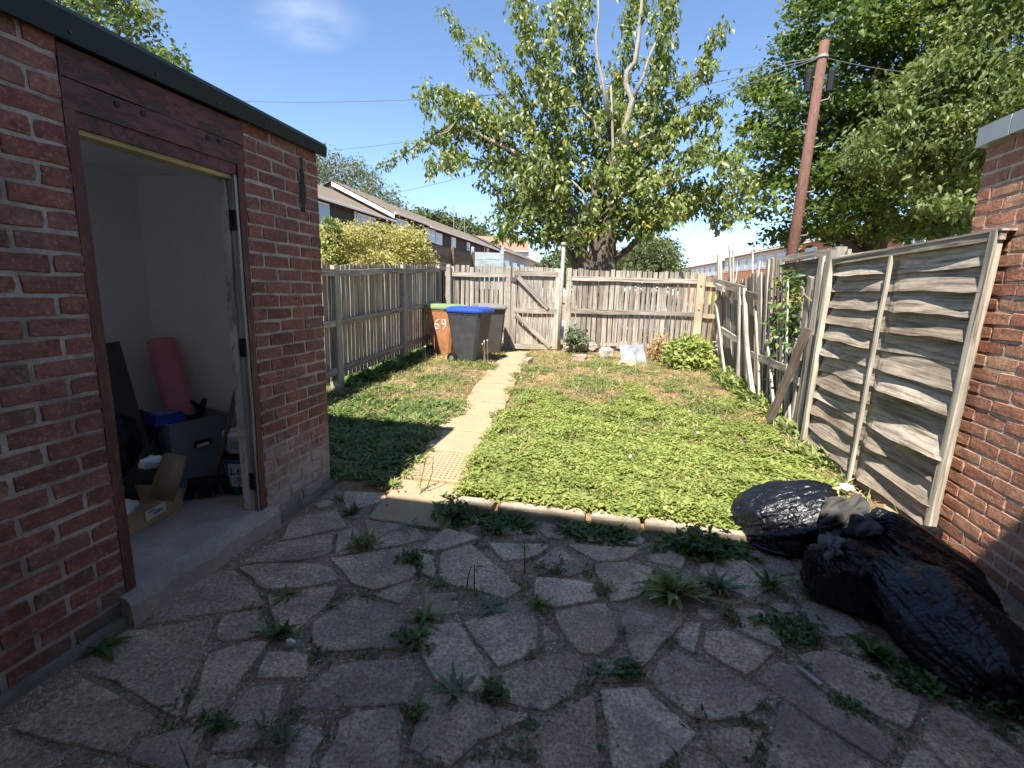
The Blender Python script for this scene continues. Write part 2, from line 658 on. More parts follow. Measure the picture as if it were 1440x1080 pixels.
L_PALE = leaf_mat('pale_cherry_leaf', [(0, (0.063, 0.100, 0.023)), (.5, (0.121, 0.168, 0.040)), (1, (0.207, 0.242, 0.073))], .32, .45, .35)
L_FAR = leaf_mat('distant_tree_leaf', [(0, (0.046, 0.072, 0.029)), (.5, (0.098, 0.130, 0.046)), (1, (0.156, 0.182, 0.065))], .25, .6, .3)
L_WILLOW = leaf_mat('silvery_tree_leaf', [(0, (.07, .09, .05)), (.5, (.14, .165, .09)), (1, (.21, .23, .13))], .3, .5, .4)
L_GOLD = leaf_mat('golden_hedge_leaf', [(0, (0.202, 0.193, 0.055)), (.4, (0.418, 0.386, 0.131)), (.8, (0.582, 0.541, 0.241)), (1, (0.152, 0.193, 0.065))], .3, .5, .35)
L_WEED = leaf_mat('weed_leaf', [(0, (0.106, 0.155, 0.043)), (.4, (0.182, 0.242, 0.066)), (.75, (0.287, 0.318, 0.115)), (.92, (0.382, 0.379, 0.173)), (1, (0.649, 0.482, 0.250))], .28, .5, .4)
L_BRIGHT = leaf_mat('fresh_ground_leaf', [(0, (0.163, 0.226, 0.053)), (.5, (0.297, 0.352, 0.090)), (1, (0.440, 0.452, 0.158))], .32, .5, .4)
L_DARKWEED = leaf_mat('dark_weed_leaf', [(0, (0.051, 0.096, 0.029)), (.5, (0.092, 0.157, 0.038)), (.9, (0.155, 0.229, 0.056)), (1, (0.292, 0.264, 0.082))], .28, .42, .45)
L_GREYWEED = leaf_mat('grey_green_weed_leaf', [(0, (0.109, 0.146, 0.090)), (.6, (0.186, 0.225, 0.134)), (1, (0.261, 0.273, 0.144))], .25, .5, .4)
L_STRAW = leaf_mat('dry_straw', [(0, (0.260, 0.169, 0.085)), (.5, (0.442, 0.305, 0.156)), (1, (0.650, 0.507, 0.286))], .15, .8, .2)
M_STEM = plain('green_stem', (.1, .13, .05), .8)
M_DRYSTEM = plain('dry_stem', (.33, .25, .14), .9)
M_SEED = plain('white_seed_head', (.75, .73, .68), .9, .1)


def bark_mat(name, a, b):
    m = Mat(name)
    w = m.coord('World', (1, 1, .35))
    f = m.noise(w, 14, 7, .7, .6)
    m.color(m.mix(m.ramp(f, [(.3, 0), (.7, 1)]), a, b)).rough(.95)
    m.bump(f, .9, .03)
    return m.m


M_BARK = bark_mat('cherry_bark', (.07, .055, .04), (.2, .17, .13))
M_PALEBARK = bark_mat('pale_limb_bark', (.24, .21, .165), (.42, .38, .31))
M_DARKBARK = bark_mat('dark_bark', (.04, .03, .024), (.11, .09, .07))


# ------------------------------------------------------------------ helpers: timber and bricks
def frame(x, z, o):
    """matrix with local X along x and local Z near z"""
    x = Vector(x).normalized(); z = Vector(z)
    z = (z - x * z.dot(x)).normalized()
    y = z.cross(x)
    m = Matrix((x, y, z)).transposed().to_4x4()
    m.translation = o
    return m


def plank_mesh(L, w, t, seg=3, jit=.003, point=0, bow=0, split=0):
    vs, fs = [], []
    for i in range(seg + 1):
        x = L * i / seg
        cy, cz = R.uniform(-jit, jit), R.uniform(-jit, jit) + bow * math.sin(math.pi * i / seg)
        ww = w * (1 + R.uniform(-.03, .03))
        if point and i == seg:
            ww *= point
        ex = [R.uniform(-split, split) for _ in range(2)] if i in (0, seg) else [0, 0]
        for k, (a, b) in enumerate(((-.5, -.5), (.5, -.5), (.5, .5), (-.5, .5))):
            vs.append((x + ex[k in (1, 2)], cy + a * ww, cz + b * t))
    for i in range(seg):
        for k in range(4):
            fs.append((i * 4 + k, i * 4 + (k + 1) % 4, i * 4 + 4 + (k + 1) % 4, i * 4 + 4 + k))
    fs.append((3, 2, 1, 0)); n = seg * 4
    fs.append((n, n + 1, n + 2, n + 3))
    me = bpy.data.meshes.new('plank')
    me.from_pydata(vs, [], [f[::-1] for f in fs])
    me.update()
    return me


def plank(name, p0, p1, w, t, n, mat, par=None, **kw):
    p0, p1 = Vector(p0), Vector(p1)
    me = plank_mesh((p1 - p0).length, w, t, **kw)
    return obj(name, me, mat, par, frame(p1 - p0, n, p0))


def brick_mesh(L, h=.065, d=.06):
    ring, inn = [], []
    j = lambda a: R.uniform(-a, a)
    pts = [(-.5, -.5), (0, -.5), (.5, -.5), (.5, 0), (.5, .5), (0, .5), (-.5, .5), (-.5, 0)]
    for a, b in pts:
        k = .93 if abs(a) == abs(b) == .5 and R.random() < .5 else .985
        ring.append((a * L * (1 - (1 - k) * .35) + j(.0035), b * h * k + j(.003)))
    vs = [(a, b, -d) for a, b in ring] + [(a, b, -.006 + j(.002)) for a, b in ring] + [(a * .965, b * .88, j(.0015)) for a, b in ring]
    fs = []
    for q in (0, 8):
        for k in range(8):
            fs.append((q + k, q + (k + 1) % 8, q + 8 + (k + 1) % 8, q + 8 + k))
    fs.append(tuple(16 + k for k in range(8)))
    me = bpy.data.meshes.new('brick')
    me.from_pydata(vs, [], fs)
    me.update()
    return me


BV = {}


def brick_variant(L, mat):
    key = (round(L, 3), mat.name)
    if key not in BV:
        BV[key] = [brick_mesh(L) for _ in range(6)]
        for me in BV[key]:
            me.materials.append(mat)
    return R.choice(BV[key])


def lay(par, mat, org, along, out, spans, rows, first, seen):
    """bricks in stretcher bond: spans [(a,b,joint parity)], rows z of each bed joint; those not in view joined into one part"""
    along, out = Vector(along), Vector(out)
    rest = MB()
    for (a, b, anchor) in spans:
        for i, z0 in enumerate(rows):
            # joints counted from the anchor edge
            half = (i + first) % 2
            step = .225
            edges = [0]
            x = .1125 if half else .225
            while x < abs(b - a) - .03:
                edges.append(x); x += step
            edges.append(abs(b - a) + (.0 if True else 0))
            for e0, e1 in zip(edges[:-1], edges[1:]):
                L = e1 - e0 - .01
                if L < .03:
                    continue
                c = (e0 + e1) / 2
                t = a + c if anchor == 0 else b - c
                pos = Vector(org) + along * t + Vector((0, 0, z0 + .0375)) + out * R.uniform(-.003, .002)
                rot = Matrix.Rotation(R.uniform(-.014, .014), 4, 'Z')
                m = frame(along, out, pos) @ rot
                LL = .215 if abs(L - .215) < .006 else (.1025 if abs(L - .1025) < .006 else round(L, 2))
                if seen(t, z0):
                    o = bpy.data.objects.new('brick', brick_variant(LL, mat))
                    o.matrix_basis = m
                    link(o); parent(o, par)
                else:
                    me = brick_variant(LL, mat)
                    rest.add([m @ v.co for v in me.vertices], [tuple(p.vertices) for p in me.polygons])
    if rest.v:
        o = rest.build('brickwork', mat, par)
        o['kind'] = 'stuff'


# ------------------------------------------------------------------ ground, soil bed, paved yard
mb = MB()
mb.quad((-1500, -300, -.06), (1500, -300, -.06), (1500, 3000, -.06), (-1500, 3000, -.06))
tag(mb.build('ground', M_SOIL), 'bare earth ground running out under gardens and houses', None, None, 'structure')

nx, ny = 90, 130
gx = np.linspace(-4.9, 2.6, nx); gy = np.linspace(3.0, 13.0, ny)
V = []
for y in gy:
    for x in gx:
        h = noise.noise(Vector((x * 1.3, y * 1.3, 0))) * .022 + noise.noise(Vector((x * 5, y * 5, 3))) * .012
        px_ = -1.22 - .118 * (y - 2.8)
        k = min(1, max(0, (abs(x - px_) - .3) / .3))
        V.append((x, y, zg(y) + h * k - .03 * (1 - k)))
I = np.array([(j * nx + i, j * nx + i + 1, (j + 1) * nx + i + 1, (j + 1) * nx + i) for j in range(ny - 1) for i in range(nx - 1)])
tag(obj('soil', np_mesh('soil', np.array(V), I, smooth=True), M_SOIL), 'dry orange brown soil of the garden bed', None, None, 'structure')

mb = MB().quad((-40, 12.75, .085), (60, 12.75, .085), (60, 24, .085), (-40, 24, .085))
tag(mb.build('road', M_ALLEY), 'pale concrete service road beyond the back fence', None, None, 'structure')

nx, ny = 100, 100
gx = np.linspace(-2.1, 2.0, nx); gy = np.linspace(-.6, 3.02, ny)
V = [(x, y, noise.noise(Vector((x * 4, y * 4, 9))) * .005 + .005 + noise.noise(Vector((x * 22, y * 22, 1))) * .004 + (.02 if x < -1.85 else 0) * max(0, noise.noise(Vector((x * 3, y * 3, 2))) + .4)) for y in gy for x in gx]
I = np.array([(j * nx + i, j * nx + i + 1, (j + 1) * nx + i + 1, (j + 1) * nx + i) for j in range(ny - 1) for i in range(nx - 1)])
patio = tag(obj('patio', np_mesh('patio', np.array(V), I, smooth=True), M_GRAVEL), 'shaded crazy paved yard with gritty joints', None, None, 'structure')

STONES = """-1.962 1.004 -1.96 1.13 -1.87 1.236 -1.743 1.222 -1.425 1.151 -1.433 1.086 -1.42 1.029 -1.427 1.016 -1.429 1.014 -1.788 1.003 -1.96 1.013
-1.914 1.256 -1.965 1.369 -1.932 1.48 -1.851 1.513 -1.652 1.637 -1.575 1.518 -1.368 1.165 -1.722 1.244
-1.512 1.449 -1.417 1.542 -1.323 1.575 -1.303 1.464 -1.279 1.338 -1.259 1.25 -1.34 1.158 -1.419 1.293
-1.633 1.656 -1.486 1.73 -1.357 1.604 -1.488 1.513 -1.548 1.518
-1.295 1.519 -1.124 1.549 -1.059 1.424 -1.243 1.376
-1.252 1.338 -1.123 1.391 -1.068 1.298 -0.978 1.153 -1.012 1.139 -1.168 1.082 -1.238 1.236
-1.41 1.071 -1.34 1.131 -1.241 1.182 -1.205 1.094 -1.16 1.014 -1.152 1.017 -1.381 1.002 -1.4 1.013
-1.166 1.06 -1.049 1.103 -0.94 1.09 -0.871 1.002 -1.124 1.012
-0.993 1.239 -0.914 1.253 -0.845 1.228 -0.845 1.158 -0.832 1.113 -0.793 1.055 -0.873 1.035 -0.942 1.134
-0.845 1.29 -0.806 1.339 -0.633 1.39 -0.6 1.269 -0.547 1.114 -0.783 1.057 -0.816 1.128 -0.82 1.216
-1.033 1.283 -1.032 1.382 -1.013 1.502 -0.928 1.555 -0.704 1.619 -0.644 1.485 -0.64 1.411 -0.813 1.352
-1.229 1.71 -1.191 1.832 -1.142 1.934 -0.967 1.907 -0.871 1.888 -0.803 1.767 -0.764 1.665 -0.902 1.622 -1.087 1.555 -1.198 1.643
-1.881 1.52 -1.952 1.604 -1.958 1.831 -1.887 1.99 -1.751 1.926 -1.59 1.836 -1.486 1.762 -1.72 1.624
-1.557 1.838 -1.509 1.816 -1.395 1.916 -1.257 1.976 -1.22 1.809 -1.244 1.711 -1.255 1.628 -1.365 1.647
-1.841 1.987 -1.782 2.037 -1.536 2.122 -1.366 2.114 -1.273 2.034 -1.362 1.957 -1.573 1.857 -1.71 1.929
-1.961 2.093 -1.75 2.322 -1.566 2.435 -1.466 2.25 -1.556 2.139 -1.845 2.031
-1.817 2.292 -1.922 2.544 -1.74 2.743 -1.537 2.543 -1.679 2.396
-1.559 2.458 -1.503 2.573 -1.298 2.323 -1.429 2.222
-1.443 2.188 -1.079 2.423 -0.918 2.152 -1.079 1.984 -1.22 2.013 -1.318 2.101
-1.081 1.96 -0.912 2.126 -0.898 1.918 -0.977 1.926
-1.483 2.651 -1.231 2.748 -1.012 2.523 -1.263 2.334
-0.895 2.405 -0.747 2.543 -0.374 2.176 -0.436 2.083 -0.607 2.115 -0.759 2.131 -0.817 2.174
-1.006 2.396 -0.974 2.688 -0.714 2.619 -0.926 2.399
-1.001 2.374 -0.905 2.364 -0.871 2.298 -0.828 2.146 -0.915 2.179
-0.661 2.574 -0.298 2.645 -0.361 2.496 -0.532 2.404
-0.374 2.431 -0.27 2.646 -0.061 2.448 -0.168 2.344
-0.227 2.691 0.207 2.753 0.135 2.598 -0.032 2.534
-0.337 2.302 -0.181 2.327 -0.037 2.323 -0.004 2.188 -0.219 2.064 -0.316 2.123
-0.055 2.497 0.123 2.576 0.271 2.54 0.187 2.258 0.047 2.183 -0.023 2.353
-0.589 1.868 -0.428 2.062 -0.341 2.12 -0.271 1.995 -0.24 1.772 -0.376 1.645 -0.432 1.705
-0.771 1.792 -0.617 1.871 -0.506 1.759 -0.384 1.606 -0.38 1.504 -0.443 1.504 -0.586 1.522 -0.684 1.629
-0.616 1.471 -0.57 1.497 -0.377 1.477 -0.184 1.46 -0.247 1.422 -0.351 1.325 -0.422 1.209 -0.574 1.239 -0.597 1.358
-0.364 1.622 -0.232 1.749 -0.106 1.814 -0.044 1.758 -0.068 1.587 -0.163 1.486 -0.326 1.5
-0.242 1.956 -0.145 1.872 -0.231 1.826
-0.216 2.04 0.023 2.182 0.076 2.049 0.094 1.948 0.011 1.811 -0.065 1.801 -0.168 1.933
0.073 2.162 0.324 2.255 0.398 2.179 0.27 1.939 0.169 1.77 0.133 1.829
0.235 1.844 0.314 1.935 0.393 1.886 0.473 1.877 0.593 1.802 0.63 1.751 0.517 1.629 0.408 1.591 0.331 1.593 0.196 1.727
0.311 1.981 0.376 2.103 0.455 2.143 0.391 1.915 0.338 1.942
0.455 2.082 0.568 2.121 0.722 2.006 0.574 1.839 0.421 1.952
0.012 1.643 0.176 1.701 0.27 1.613 0.354 1.533 0.212 1.359 0.12 1.206 0.072 1.263 0.044 1.491
-0.156 1.462 -0.007 1.621 0.024 1.427 0.048 1.326 0.054 1.259 -0.11 1.19 -0.166 1.316 -0.218 1.381
-0.292 1.355 -0.264 1.381 -0.22 1.351 -0.204 1.311 -0.278 1.316
-0.378 1.247 -0.285 1.289 -0.174 1.286 -0.136 1.206 -0.462 1.118
0.024 1.667 0.034 1.806 0.128 1.796 0.169 1.727
0.381 1.553 0.495 1.602 0.577 1.601 0.522 1.485 0.463 1.357 0.414 1.414 0.372 1.482
0.264 1.378 0.342 1.47 0.401 1.411 0.417 1.346 0.196 1.293
0.601 1.831 0.716 1.964 0.784 1.956 0.934 1.738 1.001 1.637 0.923 1.547 0.825 1.622
0.649 1.732 0.717 1.695 0.804 1.612 0.896 1.515 0.88 1.458 0.492 1.364 0.55 1.49 0.607 1.62
0.799 2.018 0.937 2.089 1.084 2.026 1.187 1.873 1.067 1.71 0.917 1.793 0.835 1.914
1.207 1.857 1.276 1.881 1.324 1.796 1.382 1.694 1.378 1.577 1.145 1.521 1.084 1.686
0.617 2.293 0.754 2.314 0.769 2.025 0.587 2.125
0.958 1.558 1.062 1.671 1.104 1.589 1.14 1.478 0.9 1.462
-1.854 3.019 -1.687 3.278 -1.495 2.993 -1.656 2.709
-1.96 3.352 -1.96 3.598 -1.922 3.316 -1.96 3.124
0.517 2.664 0.763 2.799 0.87 2.543 0.635 2.312 0.504 2.357
1.493 2.236 1.583 2.434 1.388 2.495 1.296 2.333
1.612 1.119 1.48 1.217 1.321 1.159 1.362 0.989 1.521 0.981
0.755 0.957 0.919 0.914 0.98 1.069 0.877 1.188 0.746 1.116
1.649 1.778 1.78 1.873 1.721 2.03 1.558 2.009 1.52 1.862
1.04 2.544 1.226 2.52 1.237 2.734 1.054 2.751
1.793 1.368 1.786 1.526 1.626 1.552 1.541 1.425 1.631 1.282
0.338 1.16 0.359 0.99 0.52 0.949 0.616 1.105 0.489 1.238
1.816 2.764 1.655 2.791 1.569 2.66 1.671 2.55 1.828 2.59
1.121 2.399 0.974 2.443 0.905 2.297 0.994 2.165 1.161 2.241
1.331 2.212 1.196 2.162 1.184 2.005 1.34 1.956 1.429 2.086
1.632 2.175 1.768 2.086 1.905 2.192 1.828 2.351 1.655 2.343
1.326 1.258 1.315 1.384 1.178 1.429 1.084 1.35 1.085 1.207 1.225 1.176
1.3 2.819 1.301 2.612 1.495 2.607 1.509 2.825
1.748 0.975 1.885 1.027 1.914 1.159 1.807 1.242 1.665 1.203 1.655 1.074
0.095 1.184 -0.063 1.162 -0.105 1.024 0.012 0.925 0.134 1.016
0.421 2.576 0.466 2.752 0.285 2.778 0.237 2.617
-0.615 1.934 -0.69 2.077 -0.838 2.027 -0.779 1.856
-0.662 2.872 -0.702 2.749 -0.606 2.677 -0.477 2.735 -0.53 2.873
1.749 1.81 1.655 1.694 1.763 1.589 1.892 1.641 1.868 1.781
0.693 1.352 0.721 1.22 0.84 1.187 0.903 1.305 0.818 1.409
1.187 1.149 1.08 1.104 1.089 0.996 1.207 0.97 1.269 1.071
-0.781 2.871 -0.918 2.884 -0.936 2.751 -0.783 2.73
-0.411 2.811 -0.352 2.725 -0.262 2.721 -0.2 2.808 -0.254 2.889 -0.347 2.892
1.335 1.41 1.468 1.39 1.498 1.522 1.349 1.541
0.292 2.381 0.365 2.308 0.475 2.339 0.459 2.457 0.354 2.465
-0.997 2.772 -1.027 2.902 -1.16 2.854 -1.121 2.736
1.896 2.403 1.917 2.478 1.873 2.549 1.792 2.538 1.757 2.455 1.802 2.389
1.019 2.695 1.005 2.798 0.91 2.816 0.851 2.729 0.924 2.642
0.672 1.244 0.662 1.339 0.563 1.343 0.522 1.261 0.594 1.203
-1.382 2.726 -1.393 2.84 -1.503 2.832 -1.492 2.714
1.441 1.843 1.394 1.753 1.466 1.677 1.557 1.726 1.545 1.814
0.145 1.172 0.157 1.08 0.243 1.045 0.283 1.133 0.23 1.214
1.48 2.049 1.56 2.062 1.597 2.124 1.559 2.194 1.477 2.181 1.451 2.122
-1.897 2.852 -1.926 2.759 -1.853 2.711 -1.782 2.763 -1.808 2.847
0.866 2.252 0.81 2.225 0.803 2.147 0.868 2.107 0.937 2.148 0.934 2.228
1.873 2.07 1.788 2.076 1.752 1.998 1.828 1.942 1.894 1.989
1.471 1.331 1.379 1.346 1.365 1.25 1.463 1.229
-0.135 2.811 -0.1 2.743 -0.013 2.755 -0.014 2.841 -0.087 2.882
0.578 2.781 0.658 2.785 0.672 2.873 0.602 2.899 0.542 2.852
-1.31 2.785 -1.222 2.808 -1.244 2.904 -1.341 2.869
1.005 1.402 0.934 1.369 0.942 1.291 1.026 1.272 1.065 1.351
1.145 2.775 1.177 2.858 1.106 2.895 1.041 2.857 1.072 2.782
0.132 2.898 0.105 2.832 0.147 2.775 0.213 2.785 0.246 2.852 0.197 2.902
1.495 1.924 1.496 1.987 1.44 2.015 1.386 1.981 1.39 1.922 1.444 1.895
1.562 1.707 1.517 1.649 1.549 1.582 1.619 1.593 1.621 1.673
1.21 2.378 1.296 2.382 1.293 2.47 1.199 2.461
1.156 2.116 1.086 2.172 1.023 2.114 1.089 2.047
0.89 2.387 0.818 2.399 0.781 2.343 0.832 2.296 0.893 2.319
1.496 2.557 1.531 2.507 1.589 2.498 1.616 2.549 1.595 2.604 1.538 2.603
1.599 2.796 1.636 2.834 1.633 2.894 1.578 2.903 1.53 2.873 1.549 2.817
1.919 1.522 1.928 1.577 1.875 1.612 1.828 1.576 1.823 1.526 1.871 1.487
0.885 2.814 0.887 2.878 0.827 2.905 0.786 2.853 0.816 2.802
-0.447 2.311 -0.389 2.345 -0.406 2.411 -0.463 2.422 -0.487 2.358
1.628 2.389 1.679 2.36 1.718 2.396 1.72 2.449 1.673 2.475 1.633 2.445
-0.367 1.033 -0.394 1.105 -0.465 1.077 -0.433 1.006
-1.614 2.65 -1.569 2.633 -1.529 2.656 -1.523 2.709 -1.572 2.73 -1.615 2.707
1.842 2.882 1.769 2.898 1.756 2.827 1.825 2.815
1.902 1.246 1.916 1.3 1.869 1.339 1.823 1.302 1.837 1.247
0.359 2.904 0.332 2.854 0.368 2.811 0.417 2.834 0.414 2.889
0.496 2.259 0.438 2.239 0.436 2.181 0.494 2.16 0.532 2.21
-0.457 2.724 -0.454 2.666 -0.401 2.654 -0.366 2.706 -0.409 2.747
-0.2 1.089 -0.133 1.104 -0.142 1.168 -0.213 1.156
0.523 2.839 0.472 2.854 0.447 2.814 0.474 2.771 0.524 2.791
0.459 1.243 0.482 1.289 0.455 1.333 0.403 1.31 0.411 1.255
0.964 2.543 0.969 2.599 0.93 2.62 0.892 2.589 0.913 2.544
-1.874 2.234 -1.846 2.268 -1.861 2.313 -1.903 2.314 -1.925 2.286 -1.914 2.241
1.574 1.322 1.544 1.356 1.495 1.345 1.496 1.294 1.547 1.276
0.384 1.259 0.326 1.272 0.317 1.212 0.375 1.2
0.677 1.158 0.633 1.125 0.67 1.076 0.719 1.117
0.966 2.486 0.932 2.516 0.886 2.497 0.898 2.449 0.947 2.442
1.068 1.16 1.055 1.211 0.993 1.201 1.012 1.147
1.479 1.554 1.511 1.571 1.515 1.611 1.478 1.631 1.444 1.612 1.439 1.57
0.34 2.571 0.307 2.541 0.323 2.501 0.373 2.503 0.382 2.547
-0.288 1.066 -0.241 1.086 -0.249 1.129 -0.295 1.146 -0.322 1.104
1.131 2.517 1.094 2.474 1.13 2.43 1.172 2.472"""


def slab_mesh(pts, top, thick, jit=.004, step=.07, bev=.006, tilt=.006):
    c = sum(pts, Vector()) / len(pts)
    n = len(pts)
    area = sum(pts[i].x * pts[(i + 1) % n].y - pts[(i + 1) % n].x * pts[i].y for i in range(n))
    if area < 0:
        pts = pts[::-1]
    ring = []
    for i in range(n):
        a, b = pts[i], pts[(i + 1) % n]
        k = max(1, min(9, int((b - a).length / step)))
        d = (b - a).normalized() if (b - a).length else Vector((1, 0, 0))
        o = Vector((d.y, -d.x, 0))
        for q in range(k):
            ring.append(a + (b - a) * q / k + o * (R.uniform(-jit, jit) if q else R.uniform(-jit, jit) * .5) - (a - c).normalized() * (.008 if q == 0 else 0))
    tx, ty = R.uniform(-tilt, tilt), R.uniform(-tilt, tilt)
    zt = lambda p: top + (p.x - c.x) * tx + (p.y - c.y) * ty
    m = len(ring)
    vs = [(p.x, p.y, zt(p) - thick) for p in ring] + [(p.x, p.y, zt(p) - bev) for p in ring]
    inn = []
    for i in range(m):
        d = (c - ring[i]); d.z = 0
        inn.append(ring[i] + d.normalized() * bev * R.uniform(.6, 1.6))
    vs += [(p.x, p.y, zt(p)) for p in inn]
    fs = []
    for q in (0, m):
        for k in range(m):
            fs.append((q + k, q + (k + 1) % m, q + m + (k + 1) % m, q + m + k))
    fs.append(tuple(2 * m + k for k in range(m)))
    me = bpy.data.meshes.new('paving_stone')
    me.from_pydata(vs, [], fs)
    me.update()
    return me


def inpoly(x, y, P):
    c = False
    for i in range(len(P)):
        x0, y0 = P[i]; x1, y1 = P[i - 1]
        if (y0 > y) != (y1 > y) and x < (x1 - x0) * (y - y0) / (y1 - y0) + x0:
            c = not c
    return c


def pdist(x, y, P):
    best = 9.0
    for i in range(len(P)):
        (ax, ay), (bx, by) = P[i - 1], P[i]
        dx_, dy_ = bx - ax, by - ay
        t_ = max(0, min(1, ((x - ax) * dx_ + (y - ay) * dy_) / max(1e-9, dx_ * dx_ + dy_ * dy_)))
        best = min(best, math.hypot(x - ax - dx_ * t_, y - ay - dy_ * t_))
    return best


SLABS = []                                                           # stone outlines in metres on the ground
for line in STONES.split('\n'):
    q = [float(x) for x in line.split()]
    SLABS.append([(q[i], q[i + 1]) for i in range(0, len(q), 2)])
for P_ in SLABS:
    obj('paving_stone', slab_mesh([Vector((x, y, 0)) for x, y in P_], .014 + R.uniform(-.002, .004), .04, bev=.005, tilt=.004), M_PAVE, patio)
# the part of the yard nearest the house, under the eye: plain rows of stones
y = .92
for row, yy in enumerate((.64, .28, -.1)):
    x = -1.9
    while x < 1.85:
        w = R.uniform(.32, .6)
        x1 = min(x + w, 1.9)
        pts = [Vector((x + R.uniform(0, .04), yy + R.uniform(0, .04), 0)), Vector((x1 - .03, yy + R.uniform(0, .05), 0)), Vector((x1 - R.uniform(.02, .07), yy + .34, 0)), Vector((x + R.uniform(0, .06), yy + .33 + R.uniform(0, .03), 0))]
        obj('paving_stone', slab_mesh(pts, .014, .04), M_PAVE, patio)
        x = x1

# path of sandy slabs running to the gate
path = tag(obj('path', MB().quad((-1.52, 3.02, .0), (-.98, 3.02, .0), (-1.93, 10.6, .06), (-2.4, 10.6, .06)).mesh('path'), M_SOIL), 'sandy slab path running down the garden to the gate', None, None, 'structure')
PXC = lambda y: -1.22 - .118 * (y - 2.8)
yy = 2.66
while yy < 10.6:
    y1_ = yy + R.uniform(.58, .66)
    pts = [Vector((PXC(y) + s_ * R.uniform(.25, .3), y + R.uniform(-.012, .012), 0)) for y, s_ in ((yy + .01, -1), (yy + .01, 1), (y1_ - .01, 1), (y1_ - .01, -1))]
    zz = zg(yy + .3) + .008 if yy > 2.9 else .03
    sl = obj('path_slab', slab_mesh(pts, zz + R.uniform(-.004, .006), .05, jit=.012, step=.08, tilt=.008), M_PATH, path)
    if 3.2 < yy < 3.8:                                               # the slab with small raised dots
        pm = MB()
        for i in range(15):
            for j in range(13):
                u_, w_ = (i + .5) / 15, (j + .5) / 13
                p = (pts[0] * (1 - u_) + pts[1] * u_) * (1 - w_) + (pts[3] * (1 - u_) + pts[2] * u_) * w_
                if u_ < .2: continue
                pm.lathe([(.009, 0), (.007, .004), (.003, .005)], 6, (p.x, p.y, zz + .001))
        st = pm.build('raised_dots', M_PATH, sl); st['kind'] = 'stuff'
    yy = y1_
p = gr(741, 512)
obj('edge_stone', slab_mesh([Vector((p.x - .05, p.y - .22, 0)), Vector((p.x + .05, p.y - .2, 0)), Vector((p.x + .09, p.y + .2, 0)), Vector((p.x - .02, p.y + .22, 0))], .2, .16, jit=.01, bev=.015), M_KERB, path)

# kerb of concrete edging blocks between yard and weeds
kerb = tag(obj('kerb', MB().box((-1.0, 2.985, -.04), (1.0, 3.04, .02)).mesh('kerb'), M_SOIL), 'low concrete edging between paved yard and weed bed', None, None, 'structure')
KX = [(-.99, -.72, .075), (-.70, -.12, .07), (-.1, .22, .072), (.23, .55, .07), (.56, 1.0, .066)]
for x0, x1, h in KX:
    yk = 2.925 + .05 * (x0 + 1) / 2
    pts = [Vector((x0, yk, 0)), Vector((x1 - .006, yk + .02, 0)), Vector((x1 - .006, yk + .13, 0)), Vector((x0, yk + .11, 0))]
    obj('edging_block', slab_mesh(pts, h, .1, jit=.006, step=.06, bev=.012, tilt=.01), M_KERB, kerb)

# ------------------------------------------------------------------ brick shed with the open doorway
FX = -1.98
ROWS = [1.3945 - .075 * n for n in range(18, -13, -1)]              # bed joints
shed = thing('brick_shed', 'red brick shed with an open maroon framed doorway and a dark green roof edge', 'shed', (-2.6, 1.7, 0))
wl = MB()
wl.box((FX - .105, 2.405, -.05), (FX - .005, 3.072, 2.3))
wl.box((FX - .105, -.6, -.05), (FX - .005, 1.536, 2.3))
wl.box((-3.45, 2.975, -.05), (FX - .105, 3.072, 2.3))
for a_, b_, c_, d_ in ((-.6, -.3, -.05, 2.3), (1.4, 3.072, -.05, 2.3), (-.3, 1.4, -.05, .75), (-.3, 1.4, 2.1, 2.3)):
    wl.box((-3.55, a_, c_), (-3.45, b_, d_))
wl.box((-3.45, -.6, -.05), (FX - .105, -.5, 2.3))
wall = wl.build('wall', M_MORTAR, shed)
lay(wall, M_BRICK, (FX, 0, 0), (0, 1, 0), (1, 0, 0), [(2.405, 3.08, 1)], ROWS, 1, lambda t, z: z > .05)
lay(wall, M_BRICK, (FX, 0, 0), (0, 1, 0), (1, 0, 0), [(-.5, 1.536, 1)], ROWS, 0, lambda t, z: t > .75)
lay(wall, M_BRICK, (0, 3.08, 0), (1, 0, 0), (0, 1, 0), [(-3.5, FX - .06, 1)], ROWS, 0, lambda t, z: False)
# plinth: rendered footing that runs along the foot of the wall
M_FOOT = concrete_mat('mossy_footing', (.2, .18, .15), (.07, .075, .035))
for y0, y1 in ((-.5, 1.536), (2.405, 3.085)):
    pl = MB(); n = 9; vs = []
    for i in range(n):
        y = y0 + (y1 - y0) * i / (n - 1)
        vs += [(FX - .02, y, -.05), (FX + .035 + R.uniform(0, .012), y, -.05), (FX + .028 + R.uniform(-.005, .008), y, .03 + R.uniform(0, .03)), (FX + .002, y, .058)]
    pl.add(vs, [(i * 4 + k, i * 4 + k + 1, i * 4 + 5 + k, i * 4 + 4 + k) for i in range(n - 1) for k in range(3)] + [(0, 3, 2, 1), (n * 4 - 4, n * 4 - 3, n * 4 - 2, n * 4 - 1)])
    pl.build('footing', M_FOOT, shed)
# black boxes painting the shade inside the split in the pier
cm = MB()
for py0, py1, w in ((222, 240, 3), (240, 258, 6), (258, 285, 9), (285, 298, 5)):
    a, b = atX(423 + (py0 - 222) * .04, py0, FX), atX(423 + (py1 - 222) * .05, py1, FX)
    ww = w / F * 3.5
    cm.box((FX - .02, min(a.y, b.y) - ww / 2, b.z), (FX + .0035, min(a.y, b.y) + ww / 2 + .006, a.z))
cm.build('crack_shade', M_BLACK, shed)
